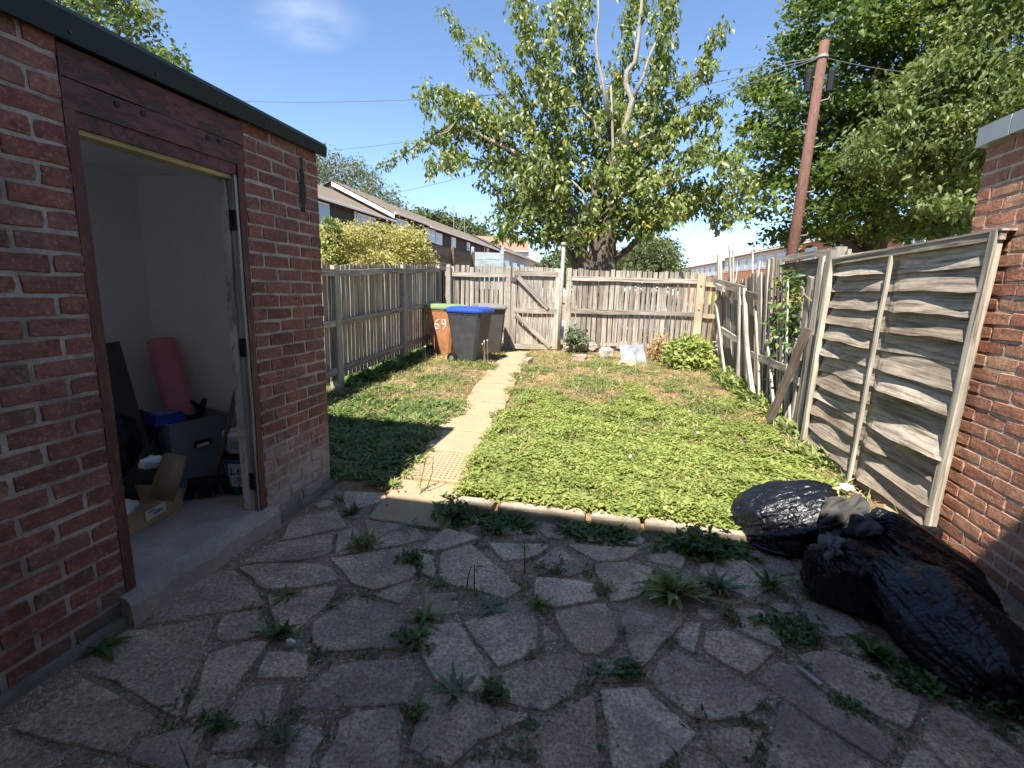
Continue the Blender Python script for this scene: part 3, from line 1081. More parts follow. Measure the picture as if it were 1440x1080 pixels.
# maroon boards over the doorway, frame
by = (1.53, 2.41)
plank('lintel_board', (FX - .02, by[0], 2.213), (FX - .02, by[1], 2.213), .108, .05, (1, 0, 0), M_REDPAINT, shed, seg=4, jit=.0015)
plank('lintel_board', (FX - .022, by[0], 2.107), (FX - .022, by[1], 2.107), .098, .05, (1, 0, 0), M_REDPAINT, shed, seg=4, jit=.0015)
fr = obj('door_frame', MB().box((FX - .1, 1.556, 2.0), (FX - .006, 2.395, 2.055)).mesh('door_frame'), M_REDPAINT, shed)
plank('jamb', (FX - .05, 1.551, .12), (FX - .05, 1.551, 2.06), .045, .1, (1, 0, 0), M_REDWOOD, fr, seg=7, jit=.0025)
plank('jamb', (FX - .02, 2.379, .13), (FX - .02, 2.379, 2.06), .045, .045, (1, 0, 0), M_REDWOOD, fr, seg=7, jit=.0025)
plank('door_stop', (FX - .03, 2.349, .13), (FX - .03, 2.349, 2.0), .022, .05, (1, 0, 0), M_WOODL, fr, seg=6, jit=.002)
plank('door_stop', (FX - .075, 2.352, .13), (FX - .075, 2.352, 2.0), .05, .04, (1, 0, 0), M_GREYPAINT, fr, seg=6, jit=.003)
plank('head_strip', (FX - .06, 1.575, 1.992), (FX - .06, 2.35, 1.992), .022, .075, (1, 0, 0), M_YELLOWED, fr, seg=4, jit=.001)
for py, h in ((312, .1), (487, .1), (672, .1)):
    q = atX(336 + (py - 300) * .07, py, FX - .04)
    obj('hinge_slot_shade', MB().box((FX - .045, 2.33, q.z - h / 2), (FX - .008, 2.339, q.z + h / 2)).mesh('hinge_slot_shade'), M_BLACK, fr)  # black blocks painting the shade inside the hinge recesses
for px, py, r in ((163, 147, .014), (200, 160, .012), (291, 193, .012), (307, 198, .012)):
    q = atX(px, py, FX)
    hm = MB(); hm.lathe([(r, 0), (r * .9, .003), (r * .5, .004)], 10)
    o = hm.build('bolt_hole', M_BLACK, shed)
    o.matrix_basis = frame((0, 1, 0), (1, 0, 0), (FX + .0045, q.y, q.z))
    parent(o, shed)
# roof and its green edge board
rf = MB()
rf.box((-3.65, -.8, 2.3), (FX + .02, 3.1, 2.35))
roof = rf.build('roof', M_ROOFFELT, shed)
fm = MB()
n = 9
vs = []
for i in range(n):
    y = -.8 + i * (3.118 + .8) / (n - 1)
    tz = 2.383 - .03 * max(0, (y - 1.4) / 1.7)
    bz = 2.27 + .008 * max(0, (y - 1.4) / 1.7) + R.uniform(-.002, .002)
    vs += [(FX + .02, y, bz), (FX + .042, y, bz), (FX + .048, y, tz - .02), (FX + .036, y, tz), (FX - .05, y, tz), (FX + .02, y, tz - .03)]
fs = []
for i in range(n - 1):
    for k in range(6):
        fs.append((i * 6 + k, i * 6 + (k + 1) % 6, i * 6 + 6 + (k + 1) % 6, i * 6 + 6 + k))
fs += [tuple(range(6)), tuple((n - 1) * 6 + k for k in range(6))[::-1]]
fm.add(vs, fs)
fas = fm.build('fascia', M_FASCIA, shed)
for px, py in ((100, 45), (222, 105), (308, 146), (375, 178), (424, 198)):
    q = atX(px, py, FX + .05)
    o = obj('screw', MB().lathe([(.0055, 0), (.0045, .002), (.002, .003)], 8).mesh('screw'), M_DARKMETAL, fas)
    o.matrix_basis = frame((0, 1, 0), (1, 0, 0), (FX + .047, q.y, min(q.z, 2.345)))
# unseen window added in the far side wall to light the interior
wf = MB()
for a_, b_, c_, d_ in ((-.3, -.25, .75, 2.1), (1.35, 1.4, .75, 2.1), (-.25, 1.35, .75, .8), (-.25, 1.35, 2.05, 2.1), (.53, .57, .8, 2.05)):
    wf.box((-3.5, a_, c_), (-3.45, b_, d_))
wf.build('added_window_frame', M_GREYPAINT, shed)
# inside: plaster, ceiling and floor
pm = MB()
pm.quad((-3.3, 2.97, .1), (-2.09, 2.97, .1), (-2.09, 2.97, 2.16), (-3.3, 2.97, 2.16))
for a_, b_, c_, d_ in ((-.45, -.3, .1, 2.16), (1.4, 2.97, .1, 2.16), (-.3, 1.4, .1, .75), (-.3, 1.4, 2.1, 2.16)):
    pm.quad((-3.3, a_, c_), (-3.3, b_, c_), (-3.3, b_, d_), (-3.3, a_, d_))
pm.quad((-3.3, -.45, .1), (-2.09, -.45, .1), (-2.09, -.45, 2.16), (-3.3, -.45, 2.16))
pm.quad((-2.09, 2.41, .1), (-2.09, 2.97, .1), (-2.09, 2.97, 2.16), (-2.09, 2.41, 2.16))
pm.quad((-2.09, -.45, .1), (-2.09, 1.53, .1), (-2.09, 1.53, 2.16), (-2.09, -.45, 2.16))
pm.build('plaster_lining', M_PLASTER, shed)
MB().quad((-3.3, -.45, 2.155), (-2.0, -.45, 2.155), (-2.0, 2.97, 2.155), (-3.3, 2.97, 2.155)).build('ceiling', M_PLASTER, shed)
fl = MB()
n = 14
vs = []
for i in range(n):
    y = 1.5 + i * .94 / (n - 1)
    e = .012 * noise.noise(Vector((y * 6, 0, 0)))
    zt = .15 + .006 * noise.noise(Vector((y * 5, 4, 0)))
    vs += [(-3.3, y, zt), (FX - .02 + e, y, zt - .002), (FX + .035 + e, y, zt - .018 + .01 * R.random()), (FX + .052 + e * 2, y, zt - .04 - .02 * R.random()), (FX + .06, y, -.05)]
fs = [(i * 5 + k, i * 5 + k + 1, i * 5 + 6 + k, i * 5 + 5 + k) for i in range(n - 1) for k in range(4)] + [(0, 1, 2, 3, 4), tuple((n - 1) * 5 + k for k in range(5))[::-1]]
fl.add(vs, [f[::-1] for f in fs])
fl.box((-3.3, -.45, .0), (-2.0, 1.5, .149)); fl.box((-3.3, 2.44, 0), (-2.09, 2.97, .149))
fl.build('floor', M_SILL, shed)

# ------------------------------------------------------------------ what lies in the shed
p1, p0 = atY(156, 484, 2.42), atY(214, 650, 2.36)
t = thing('leaning_board', 'black smeared board leaning in the shed doorway corner', 'board', (p0.x, p0.y, .15))
bm = plain('black_smeared_board', (.012, .012, .014), .35, .5, .6, 5)
plank('face', p0 + Vector((.0, -.14, -.2)), p1 + Vector((0, -.14, 0)), .3, .02, (.7, -.7, 0), bm, t, seg=2, jit=.001)
p1, p0 = atY(226, 478, 2.84), atY(268, 640, 2.74)
ax = (p1 - p0).normalized()
t = thing('pink_roll', 'pink roll of foam standing against the pale shed wall', 'roll', (p0.x, p0.y, .15))
M_PINK = plain('pink_foam', (.72, .26, .32), .7, .3, .08, 5)
rm = MB(); rm.tube([p0 - ax * .28, p0, p1 - ax * .01, p1], [.085, .085, .085, .08], 20)
rm.build('roll', M_PINK, t, True)
hm = MB(); hm.tube([p1 + ax * .0005, p1 + ax * .003], [.04, .038], 14); hm.build('core', M_BLACK, t)

a, b = gz(250, 690, .15), gz(322, 668, .15)
dx = (b - a).normalized(); nrm = Vector((dx.y, -dx.x, 0))                       # toward the door
t = thing('storage_tote', 'blue grey plastic storage tote full of dark tools', 'tote', (a + b) / 2 - nrm * .15)
M_TOTE = plain('blue_grey_plastic', (.2, .23, .28), .5, .4, .08)


def tapered_tub(a, b, back, h, gro, wall_=.006, rim=.012):
    """open tub: a-b bottom front edge, depth back"""
    mbx = MB()
    c = (a + b) / 2 + back / 2
    bot = [a, b, b + back, a + back]
    top = [c + (p - c) * gro + Vector((0, 0, h)) for p in bot]
    ri = [c + (p - c) * (gro * 1.04) + Vector((0, 0, h)) for p in bot]
    ro = [c + (p - c) * (gro * 1.04) + Vector((0, 0, h - rim)) for p in bot]
    inn = [c + (p - c) * (gro * .97) + Vector((0, 0, h)) for p in bot]
    ib = [c + (p - c) * .96 + Vector((0, 0, .01)) for p in bot]
    tp = [p - Vector((0, 0, rim)) for p in top]
    L = [bot, tp, ro, ri, inn, ib]
    vs = [p for l in L for p in l]
    fs = [(q * 4 + k, q * 4 + (k + 1) % 4, q * 4 + 4 + (k + 1) % 4, q * 4 + 4 + k) for q in range(5) for k in range(4)]
    fs += [(3, 2, 1, 0), (20, 21, 22, 23)]
    return mbx.add(vs, fs)


back = -nrm * .3
tapered_tub(a, b, back, .44, 1.14).build('body', M_TOTE, t)
fc = (a + b) / 2 + Vector((0, 0, .27)) + nrm * .0245
hm = MB()
for s0, s1, z0, z1 in ((-.06, .06, -.01, .03),):
    q = [fc + dx * s0 + Vector((0, 0, z0)), fc + dx * s1 + Vector((0, 0, z0)), fc + dx * s1 * .8 + Vector((0, 0, z1)), fc + dx * s0 * .8 + Vector((0, 0, z1))]
    hm.add([v + nrm * .001 for v in q] + [v + nrm * .008 for v in q], [(0, 3, 2, 1), (4, 5, 6, 7), (0, 1, 5, 4), (1, 2, 6, 5), (2, 3, 7, 6), (3, 0, 4, 7)])
hm.build('handle', M_BLACK, t)
hm = MB(); q = [fc + dx * u + Vector((0, 0, z)) + nrm * .0095 for u, z in ((-.04, -.012), (.035, -.008), (.035, .012), (-.04, .008))]
hm.add(q + [v - nrm * .004 for v in q], [(0, 1, 2, 3), (0, 4, 5, 1), (1, 5, 6, 2), (2, 6, 7, 3), (3, 7, 4, 0)]); hm.build('label', M_PAPER, t)


def crumple(name, c, r, mat, par=None, seed=0, amp=.35, fr=2.2, sub=4, flat=None):
    import bmesh
    bm_ = bmesh.new()
    bmesh.ops.create_icosphere(bm_, subdivisions=sub, radius=1)
    for v in bm_.verts:
        p = v.co.copy()
        k = 1 + amp * noise.noise(p * fr + Vector((seed, 0, 0))) + amp * .5 * (1 - 2 * abs(noise.noise(p * fr * 2.3 + Vector((0, seed, 3)))))
        v.co = Vector((p.x * r[0], p.y * r[1], p.z * r[2])) * k + Vector(c)
        if flat is not None and v.co.z < flat:
            v.co.z = flat + .1 * (v.co.z - flat) * 0
    me = bpy.data.meshes.new(name)
    bm_.to_mesh(me); bm_.free()
    me.polygons.foreach_set('use_smooth', [True] * len(me.polygons))
    return obj(name, me, mat, par)


cc = (a + b) / 2 + back / 2
crumple('tools', cc + Vector((0, 0, .38)), (.11, .09, .05), M_BLACK, t, 4, .4, 2.5)
g0 = cc + Vector((.02, .03, .43)) + dx * .04
gm = MB()
gm.tube([g0, g0 + Vector((0, 0, .06)) + dx * .03, g0 + Vector((0, 0, .1)) + dx * .05], [.022, .02, .014], 8)
gm.tube([g0 + Vector((0, 0, .05)), g0 + Vector((0, 0, .1)) - dx * .04], [.018, .012], 8)
tag(gm.build('glove', M_BLACK, None, True), 'black glove fingers poking out of the grey tote', 'glove')
q = cc - dx * .14 + nrm * .05 + Vector((0, 0, .43))
bt = thing('blue_tray', 'bright blue tray lying on top of the grey tote', 'tray', q)
M_BLUEPL = plain('bright_blue_plastic', (.012, .045, .3), .45, .5, .06)
tapered_tub(q - dx * .1 + nrm * .07, q + dx * .09 + nrm * .07, -nrm * .15, .06, .8).build('shell', M_BLUEPL, bt)
mbx = MB(); z = Vector((0, 0, .064))
mbx.add([q + dx * u + nrm * w + z for u, w in ((-.07, .04), (.06, .045), (.06, -.05), (-.07, -.05))] + [q + dx * u + nrm * w + z - Vector((0, 0, .05)) for u, w in ((-.07, .04), (.06, .045), (.06, -.05), (-.07, -.05))], [(0, 1, 2, 3), (0, 4, 5, 1), (1, 5, 6, 2), (2, 6, 7, 3), (3, 7, 4, 0)])
mbx.build('lid', plain('pale_blue_print', (.14, .22, .45), .5), bt)

p0, p1 = gz(303, 694, .16), atY(334, 540, 2.56)
t = thing('broom', 'broom with wooden handle and black bristles leaning by the tote', 'broom', p0)
bh = MB(); bh.tube([p0 + Vector((0, 0, .06)), p1], [.014, .013], 10); bh.build('handle', plain('brown_broom_handle', (.14, .1, .07), .6), t, True)
d2 = (dx * .8 + nrm * .5).normalized(); n2 = Vector((d2.y, -d2.x, 0))
hd = p0 - dx * .02
hb = MB()
q = [hd + d2 * u + n2 * w + Vector((0, 0, zz)) for zz in (.085, .115) for u, w in ((-.12, -.03), (.1, -.03), (.1, .03), (-.12, .03))]
hb.add(q, [(3, 2, 1, 0), (4, 5, 6, 7), (0, 1, 5, 4), (1, 2, 6, 5), (2, 3, 7, 6), (3, 0, 4, 7)])
hb.build('head', M_BLACK, t)
bb = MB()
for i in range(260):
    u, w = R.uniform(-.12, .1), R.uniform(-.03, .03)
    s0 = hd + d2 * u + n2 * w + Vector((0, 0, .09))
    bb.tube([s0, hd + d2 * (u * 1.25) + n2 * (w * 1.9) + Vector((0, 0, .004))], [.0025, .0015], 3, False)
o = bb.build('bristles', M_BLACK, t); o['kind'] = 'stuff'

bk = gz(352, 696, .15) + Vector((-.1, .075, 0))
t = thing('paint_bucket', 'blue paint bucket with white label and wire handle behind the door jamb', 'bucket', bk)
M_BUCKET = plain('teal_blue_bucket', (.035, .09, .16), .5, .4, .06)
MB().lathe([(.1, 0), (.105, .005), (.118, .215), (.125, .22), (.125, .24), (.118, .242)], 28, bk).build('body', M_BUCKET, t, True)
MB().lathe([(.127, .238), (.128, .25), (.11, .256), (.02, .255)], 28, bk).build('lid', M_BLACK, t)
toE = (EYE - bk); ang = math.atan2(toE.y, toE.x)


def wrap(r0, r1, z0, z1, a0, a1, c, n=10):
    m_ = MB(); vs = []
    for i in range(n + 1):
        aa = a0 + (a1 - a0) * i / n
        vs += [(c[0] + r0 * math.cos(aa), c[1] + r0 * math.sin(aa), c[2] + z0), (c[0] + r1 * math.cos(aa), c[1] + r1 * math.sin(aa), c[2] + z1)]
    return m_.add(vs, [(i * 2, i * 2 + 2, i * 2 + 3, i * 2 + 1) for i in range(n)])


lb = wrap(.1085, .118, .06, .21, ang - .8, ang + .75, bk).build('label', plain('pale_blue_white_label', (.55, .62, .7), .6, .3, .04), t)
cu = bpy.data.curves.new('lettering', 'FONT'); cu.body = 'Ley'; cu.size = .075; cu.extrude = .0006
cu.materials.append(M_INK); tx = bpy.data.objects.new('lettering', cu)
tdir = Vector((-math.sin(ang), math.cos(ang), 0))
rr = Vector((math.cos(ang), math.sin(ang), 0))
bpy.context.view_layer.update()
lme = bpy.data.meshes.new_from_object(tx)
bpy.data.objects.remove(tx)
tx = bpy.data.objects.new('lettering', lme)
mt = Matrix((tdir, Vector((0, 0, 1)), rr)).transposed().to_4x4(); mt.translation = bk + rr * .1195 - tdir * .078 + Vector((0, 0, .145))
tx.matrix_basis = mt; link(tx); parent(tx, lb)
for z0, w_ in ((.115, .5), (.1, .35), (.085, .55), (.072, .3)):
    wrap(.1125 + (z0 - .06) * .06, .1132 + (z0 - .06) * .06, z0, z0 + .006, ang - w_, ang + w_ * .6, bk).build('print_line', M_INK, lb)
hw = MB(); hw.tube([bk + Vector((-.1 * math.sin(ang) * s_ + math.cos(ang) * (.12 + .02 * math.sin(k_)), .1 * math.cos(ang) * s_ + math.sin(ang) * (.12 + .02 * math.sin(k_)), .22 - .13 * math.sin(k_))) for k_ in [i * math.pi / 10 for i in range(11)] for s_ in [math.cos(k_)]], .002, 5)
hw.build('wire_handle', M_STEEL, t)
tb = bk + Vector((-.02, .0, .256))
t = thing('white_tub', 'small white lidded tub standing on the blue bucket', 'tub', tb)
MB().lathe([(.07, 0), (.075, .004), (.08, .1), (.08, .104)], 24, tb).build('body', M_WHITEPL, t, True)
MB().lathe([(.086, .1), (.088, .128), (.082, .134), (.02, .135)], 24, tb).build('lid', M_WHITEPL, t, True)
wrap(.0775, .0805, .03, .09, ang - .7, ang + .7, tb).build('label', plain('grey_tub_label', (.25, .27, .3), .6), t)

a, b = gz(186, 752, .15), gz(257, 714, .15)
dx2 = (b - a).normalized(); n3 = Vector((dx2.y, -dx2.x, 0))
if n3.x < 0: n3 = -n3
t = thing('cardboard_tray', 'open cardboard tray with white label at the shed threshold', 'box', (a + b) / 2)
a = a - dx2 * .08
tapered_tub(a, b, -n3 * .34, .115, 1.02, rim=.004).build('tray', M_CARD, t)
lm = MB(); c0 = a + dx2 * .16 + n3 * .006 + Vector((0, 0, .035))
q = [c0 + dx2 * u + Vector((0, 0, z)) for u, z in ((0, 0), (.13, .008), (.13, .062), (0, .055))]
lm.add([v + n3 * .001 for v in q] + [v + n3 * .003 for v in q], [(4, 5, 6, 7), (0, 4, 7, 3), (0, 1, 5, 4), (1, 2, 6, 5), (2, 3, 7, 6)])
ll = lm.build('label', M_PAPER, t)
for u0, z0, u1 in ((.05, .018, .115), (.05, .027, .1), (.015, .04, .06)):
    im = MB(); q = [c0 + dx2 * u + Vector((0, 0, z)) + n3 * .004 for u, z in ((u0, z0), (u1, z0 + .003), (u1, z0 + .009), (u0, z0 + .006))]
    im.add(q, [(0, 1, 2, 3)]); im.build('print_line', M_INK, ll)
p0, p1 = atY(226, 703, 2.0), atY(247, 640, 2.12)
t = thing('carpet_roll', 'dusty brown roll standing up in the cardboard tray', 'roll', p0)
cr_ = MB(); cr_.tube([p0, p0 * .5 + p1 * .5, p1], [.058, .06, .055], 14); cr_.build('roll', plain('dusty_brown_felt', (.19, .135, .075), .95, .1, .3, 10), t, True)
cr_ = MB(); axx = (p1 - p0).normalized(); cr_.tube([p1 + axx * .0005, p1 + axx * .002], [.03, .029], 12); cr_.build('core', M_BLACK, t)
p = a + dx2 * .12 - n3 * .12 + Vector((0, 0, .1))
tag(crumple('white_sheet', p, (.09, .09, .05), M_PAPER, None, 8, .3, 1.8, 3), 'crumpled white paper sheet inside the cardboard tray', 'paper')
p = atY(212, 650, 2.1)
tag(crumple('white_wrapper', p, (.034, .05, .026), M_WHITEPL, None, 3, .6, 2.2, 4), 'crumpled white wrapper caught against the black sack in the doorway', 'wrapper')
tag(crumple('black_sack', gz(212, 690, .15) + Vector((-.18, .05, .2)), (.2, .24, .26), M_BAG, None, 21, .3, 1.9, 4, .151), 'slumped black sack beside the tote, in the shed doorway', 'bag')
tag(crumple('dark_coat', gz(205, 700, .15) + Vector((-.1, -.12, .33)), (.13, .15, .2), M_BLACK, None, 14, .35, 2.2, 4, .16), 'dark crumpled cloth heaped below the leaning board', 'cloth')

# ------------------------------------------------------------------ brick outbuilding on the other side
RX = 1.95
ob = thing('brick_outbuilding', 'orange red brick outbuilding wall with a grey coping behind the lap panel', 'outbuilding', (2.6, 1.6, 0))
wl = MB()
wl.box((RX + .0045, -.6, -.05), (RX + .11, 3.472, 2.32))
wl.box((RX + .11, 3.37, -.05), (3.4, 3.472, 2.32)); wl.box((3.4, -.6, -.05), (3.5, 3.472, 2.32)); wl.box((RX + .11, -.6, -.05), (3.4, -.5, 2.32))
wall = wl.build('wall', M_MORTAR2, ob)
ROWS2 = [2.245 - .0755 * n for n in range(30)][::-1]
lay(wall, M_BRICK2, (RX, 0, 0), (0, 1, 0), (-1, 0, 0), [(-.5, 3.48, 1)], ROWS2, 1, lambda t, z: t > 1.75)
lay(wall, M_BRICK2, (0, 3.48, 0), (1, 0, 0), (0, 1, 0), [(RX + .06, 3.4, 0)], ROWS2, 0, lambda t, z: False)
for y0, y1 in ((3.255, 3.505), (2.4, 3.245), (1.5, 2.39), (-.5, 1.49)):
    plank('coping_piece', (RX + .1, y0, 2.372), (RX + .1, y1, 2.372), .1, .28, (1, 0, 0), M_COPING, ob, seg=2, jit=.002)
MB().box((RX + .2, -.6, 2.3), (3.55, 3.5, 2.36)).build('roof', M_ROOFFELT, ob)

# ------------------------------------------------------------------ unseen house added at the camera's back to cast the yard's shadow
hs = thing('unseen_shade_house', 'unseen pale house added behind the viewer to cast shadow over the yard', 'house', (0, -4, 0))
hm = MB(); hm.box((-9, -8, -.05), (9, -.75, 5.1))
hm.build('wall', plain('bounce_cream_render', (.74, .69, .6), .9, .2, .06, 1), hs)  # unseen walls made pale to bounce light into the shaded yard
hm = MB()
hm.add([(-9.2, -.475, 5.22), (9.2, -.475, 5.22), (9.2, -4.4, 6.6), (-9.2, -4.4, 6.6), (-9.2, -8.3, 5.22), (9.2, -8.3, 5.22), (-9.2, -.475, 5.1), (9.2, -.475, 5.1), (-9.2, -8.3, 5.1), (9.2, -8.3, 5.1)],
       [(0, 1, 2, 3), (3, 2, 5, 4), (0, 6, 7, 1), (4, 5, 9, 8), (6, 8, 9, 7), (0, 3, 4, 8, 6), (1, 7, 9, 5, 2)])
hm.build('roof', plain('brown_roof_tile', (.16, .12, .09), .9), hs)
for x in (-2.2, .6):
    for z in (1.0, 3.2):
        w_ = MB(); w_.box((x, -.76, z), (x + 1.5, -.735, z + 1.1)); wf = w_.build('window', M_WHITEPL, hs)
        w_ = MB(); w_.box((x + .07, -.734, z + .07), (x + 1.43, -.728, z + 1.03)); w_.build('pane', plain('dark_glass', (.03, .035, .04), .05, .6), wf)

# ------------------------------------------------------------------ lap fence panel leaning on the outbuilding
TR, TL, BR_, BL = Vector((1.92, 3.135, 1.825)), Vector((1.806, 4.965, 1.79)), Vector((1.9, 3.175, .035)), Vector((1.79, 5.0, .03))
pan = thing('lap_fence_panel', 'grey larch lap fence panel with wavy slats leaning on the brick wall', 'fence panel', (TR + TL + BR_ + BL) / 4)
ux = (TL - TR).normalized(); vz = ((TR - BR_) + (TL - BL)).normalized()
on = ux.cross(vz).normalized()
if on.x > 0: on = -on
NS = 13
for i in range(NS):
    f0, f1 = i / NS, (i + 1) / NS
    a0, b0 = TR.lerp(BR_, f0), TL.lerp(BL, f0)
    Lr = (b0 - a0).length
    hgt = 1.79 / NS * 1.28
    seg = 26
    vs = []
    sd = R.uniform(0, 50); fq = R.uniform(2.2, 5)
    curl = .0 if i < 10 else (i - 9) * .012
    for k in range(seg + 1):
        t_ = k / seg
        x = .012 + (Lr - .024) * t_
        wav = .022 * noise.noise(Vector((t_ * fq, sd, 0))) + .011 * noise.noise(Vector((t_ * 8.5, sd, 4)))
        belly = .042 + .055 * noise.noise(Vector((t_ * fq * .8, sd, 8))) * (1 if 0 < k < seg else .3) + curl * max(0, t_ - .62) * 2
        pin = 1 - .75 * math.exp(-((t_ - .5) / .05) ** 2)
        top = hgt * .5
        bot = -hgt * .5 + wav + (.0 if i < 11 else .05 * max(0, t_ - .7))
        vs += [(x, top, .0), (x, (top + bot) / 2, belly * .45 * pin), (x, bot, belly * pin + .006), (x, bot, belly * pin - .002), (x, top, -.007)]
    fs = [(k * 5 + q, k * 5 + (q + 1) % 5, k * 5 + 5 + (q + 1) % 5, k * 5 + 5 + q) for k in range(seg) for q in range(5)]
    fs += [(0, 1, 2, 3, 4)[::-1], tuple(seg * 5 + q for q in range(5))]
    me = bpy.data.meshes.new('slat'); me.from_pydata(vs, [], [f[::-1] for f in fs] if on.dot(ux.cross(vz)) < 0 else fs); me.update()
    cen = a0.lerp(a0 + (BR_ - TR).normalized() * (1.79 / NS), .62)
    m = Matrix((ux, vz, on)).transposed().to_4x4(); m.translation = cen
    obj('slat', me, M_PANEL, pan, m)
w_ = .034
plank('top_rail', TR + on * .02 + ux * -.012 - vz * .02, TL + on * .02 + ux * .012 - vz * .02, .046, .03, on, M_PANEL, pan, seg=6, jit=.002)
plank('capping', TR + on * .004 - ux * .02 + vz * .006, TL + on * .004 + ux * .02 + vz * .006, .012, .075, on, M_WOODL, pan, seg=6, jit=.002)
for nm, A, B_, w_, mt in (('stile', TR, BR_, .042, M_WOODL), ('stile', TL, BL, .04, M_WOODL)):
    s_ = ux * (.02 if A is TR else -.02)
    plank(nm, A + on * .028 + s_ + vz * .005, B_ + on * .028 + s_, w_, .042, on, mt, pan, seg=7, jit=.0022)
    if A is TL: plank('back_stile', A - on * .03 + s_ - ux * (.03 if A is TR else 0), B_ - on * .03 + s_ - ux * (.03 if A is TR else 0), w_, .04, on, M_WOOD, pan, seg=5, jit=.002)
MT, MBt = TR.lerp(TL, .5) - vz * .045, BR_.lerp(BL, .5) + vz * .01
plank('centre_batten', MT + on * .036, MBt + on * .04, .022, .022, on, M_PALEWOOD, pan, seg=8, jit=.003)
w0 = atX(1330, 757, 1.86)
wr = MB(); wr.tube([atX(px, py, 1.87) for px, py in ((1318, 755), (1340, 764), (1356, 768), (1366, 780), (1366, 792), (1359, 796))], .0022, 5)
wr.build('loose_wire', M_STEEL, pan)

# ------------------------------------------------------------------ tumbledown fence between lap panel and far corner
XF = 1.96
fn = thing('broken_fence', 'tumbledown grey timber fence of gaping split boards beyond the lap panel', 'fence', (XF, 7.5, 0))
BX = (-1, .0, 0)


def fb(px0, py0, px1, py1, w, x=XF, mat=None, t=.02, x1=None, name='board', **kw):
    """board from a lower to an upper point seen against the fence plane; w in metres"""
    a = atX(px0, py0, x); b = atX(px1, py1, x if x1 is None else x1)
    kw.setdefault('jit', .006); kw.setdefault('seg', 5)
    return plank(name, a, b, w, t, BX, mat or M_WOOD, fn, **kw)


i = 0
FBL = ((1011, 399, 512, .2, M_WOOD), (1017, 398, 520, .2, M_WOODD), (1023, 397, 526, .19, M_WOOD), (1029, 397, 533, .18, M_WOOD), (1035, 398, 540, .17, M_WOODD), (1041, 399, 548, .16, M_WOOD),
                             (1046, 396, 556, .14, M_WOODD), (1052, 391, 563, .15, M_WOOD), (1057, 388, 567, .13, M_WOODD), (1062, 386, 570, .13, M_WOOD), (1068, 387, 575, .13, M_WOOD), (1074, 388, 580, .12, M_WOODD))
for px, top, bot, w, mat in FBL:
    w = abs(atX(px - 3.6, 450, XF).y - atX(px + 3.6, 450, XF).y) * .78
    fb(px - 1 + (4 if px < 1045 else 2), bot, px, top, w, XF + .05 + .012 * (i % 2), mat, .018, split=.02)
    i += 1
for k in range(16):
    px_ = 1052 + k * 4.6
    bt_ = 556 + k * 4.2
    fb(px_ + R.uniform(-3, 3), bt_, px_ + 8 + k * .9 + R.uniform(-5, 6), 392 + R.uniform(-6, 30), R.uniform(.07, .13), XF + R.uniform(.07, .2), R.choice((M_WOOD, M_WOODD, M_WOODD)), .018, split=.04)
for (a, b, c, d, w, m_) in ((1068, 560, 1062, 430, .06, M_WOODL), (1090, 590, 1078, 470, .05, M_PALEWOOD), (1102, 600, 1118, 480, .07, M_WOOD), (1112, 612, 1104, 520, .06, M_WOODL)):
    fb(a, b, c, d, w, XF - .1, m_, .025, x1=XF - .02, name='loose_batten', split=.03)
fb(1005, 396, 1047, 408, .13, XF - .03, M_WOOD, .04, name='rail')
fb(1008, 402, 1018, 407, .1, XF - .08, M_WOODL, .06, name='block')
fb(1014, 463, 1038, 479, .1, XF - .03, M_WOODL, .04, name='rail')
fb(1050, 413, 1066, 418, .09, XF - .04, M_WOODD, .05, name='rail', split=.03)
fb(1056, 498, 1108, 519, .085, XF - .05, M_WOODL, .04, name='rail')
fb(1112, 528, 1126, 537, .085, XF - .02, M_WOODL, .04, name='rail')
fb(1086, 588, 1112, 609, .09, XF - .02, M_WOODD, .04, name='rail')
fb(1021, 540, 1006, 424, .075, XF - .18, M_PALEWOOD, .03, x1=XF - .05, name='loose_batten', point=.6)
fb(1012, 420, 1011, 358, .1, XF + .02, M_WOODL, .08, name='post')
fb(1027, 410, 1026, 344, .1, XF + .03, M_WOODL, .025, name='board', point=.45)
fb(1030, 400, 1031, 352, .05, XF + .035, M_WOODL, .02, name='board')
fb(1039, 552, 1042, 405, .085, XF - .03, M_WOODL, .07, name='post')
fb(1061, 572, 1047, 408, .075, XF - .14, M_WOODL, .05, x1=XF - .04, name='loose_batten', bow=.03)
fb(1058, 410, 1058, 352, .03, XF + .08, M_WOODL, .02, name='board')
fb(1070, 590, 1080, 364, .1, XF - .0, M_WOODL, .022, split=.03)
fb(1078, 592, 1087, 363, .085, XF - .02, M_WOOD, .03, split=.04)
fb(1086, 596, 1092, 368, .06, XF + .02, M_WOODD, .03, split=.03)
fb(1092, 598, 1097, 368, .06, XF + .0, M_WOODL, .022, split=.03)
fb(1097, 585, 1101, 398, .09, XF - .03, M_WOODL, .02, split=.02)
fb(1104, 580, 1107, 394, .05, XF - .03, M_PALEWOOD, .015, split=.02)
fb(1108, 625, 1142, 388, .12, XF - .02, M_WOOD, .03, split=.03)
fb(1116, 628, 1150, 386, .07, XF - .03, M_WOODL, .04, split=.03)
fb(1122, 632, 1160, 360, .1, XF - .05, M_WOODL, .06, name='post', split=.02)
fb(1132, 636, 1169, 352, .09, XF - .06, M_WOODL, .05, name='post', split=.02)
fb(1150, 560, 1179, 348, .17, XF + .1, M_WOODL, .1, name='post')
fb(1187, 470, 1192, 352, .08, XF + .14, M_WOODL, .03)
fb(1082, 592, 1136, 462, .085, XF - .3, M_WOODD, .06, x1=XF - .1, name='loose_post')
fb(1096, 366, 1168, 354, .07, XF + .12, M_WOODL, .04, name='neighbour_rail', seg=3)
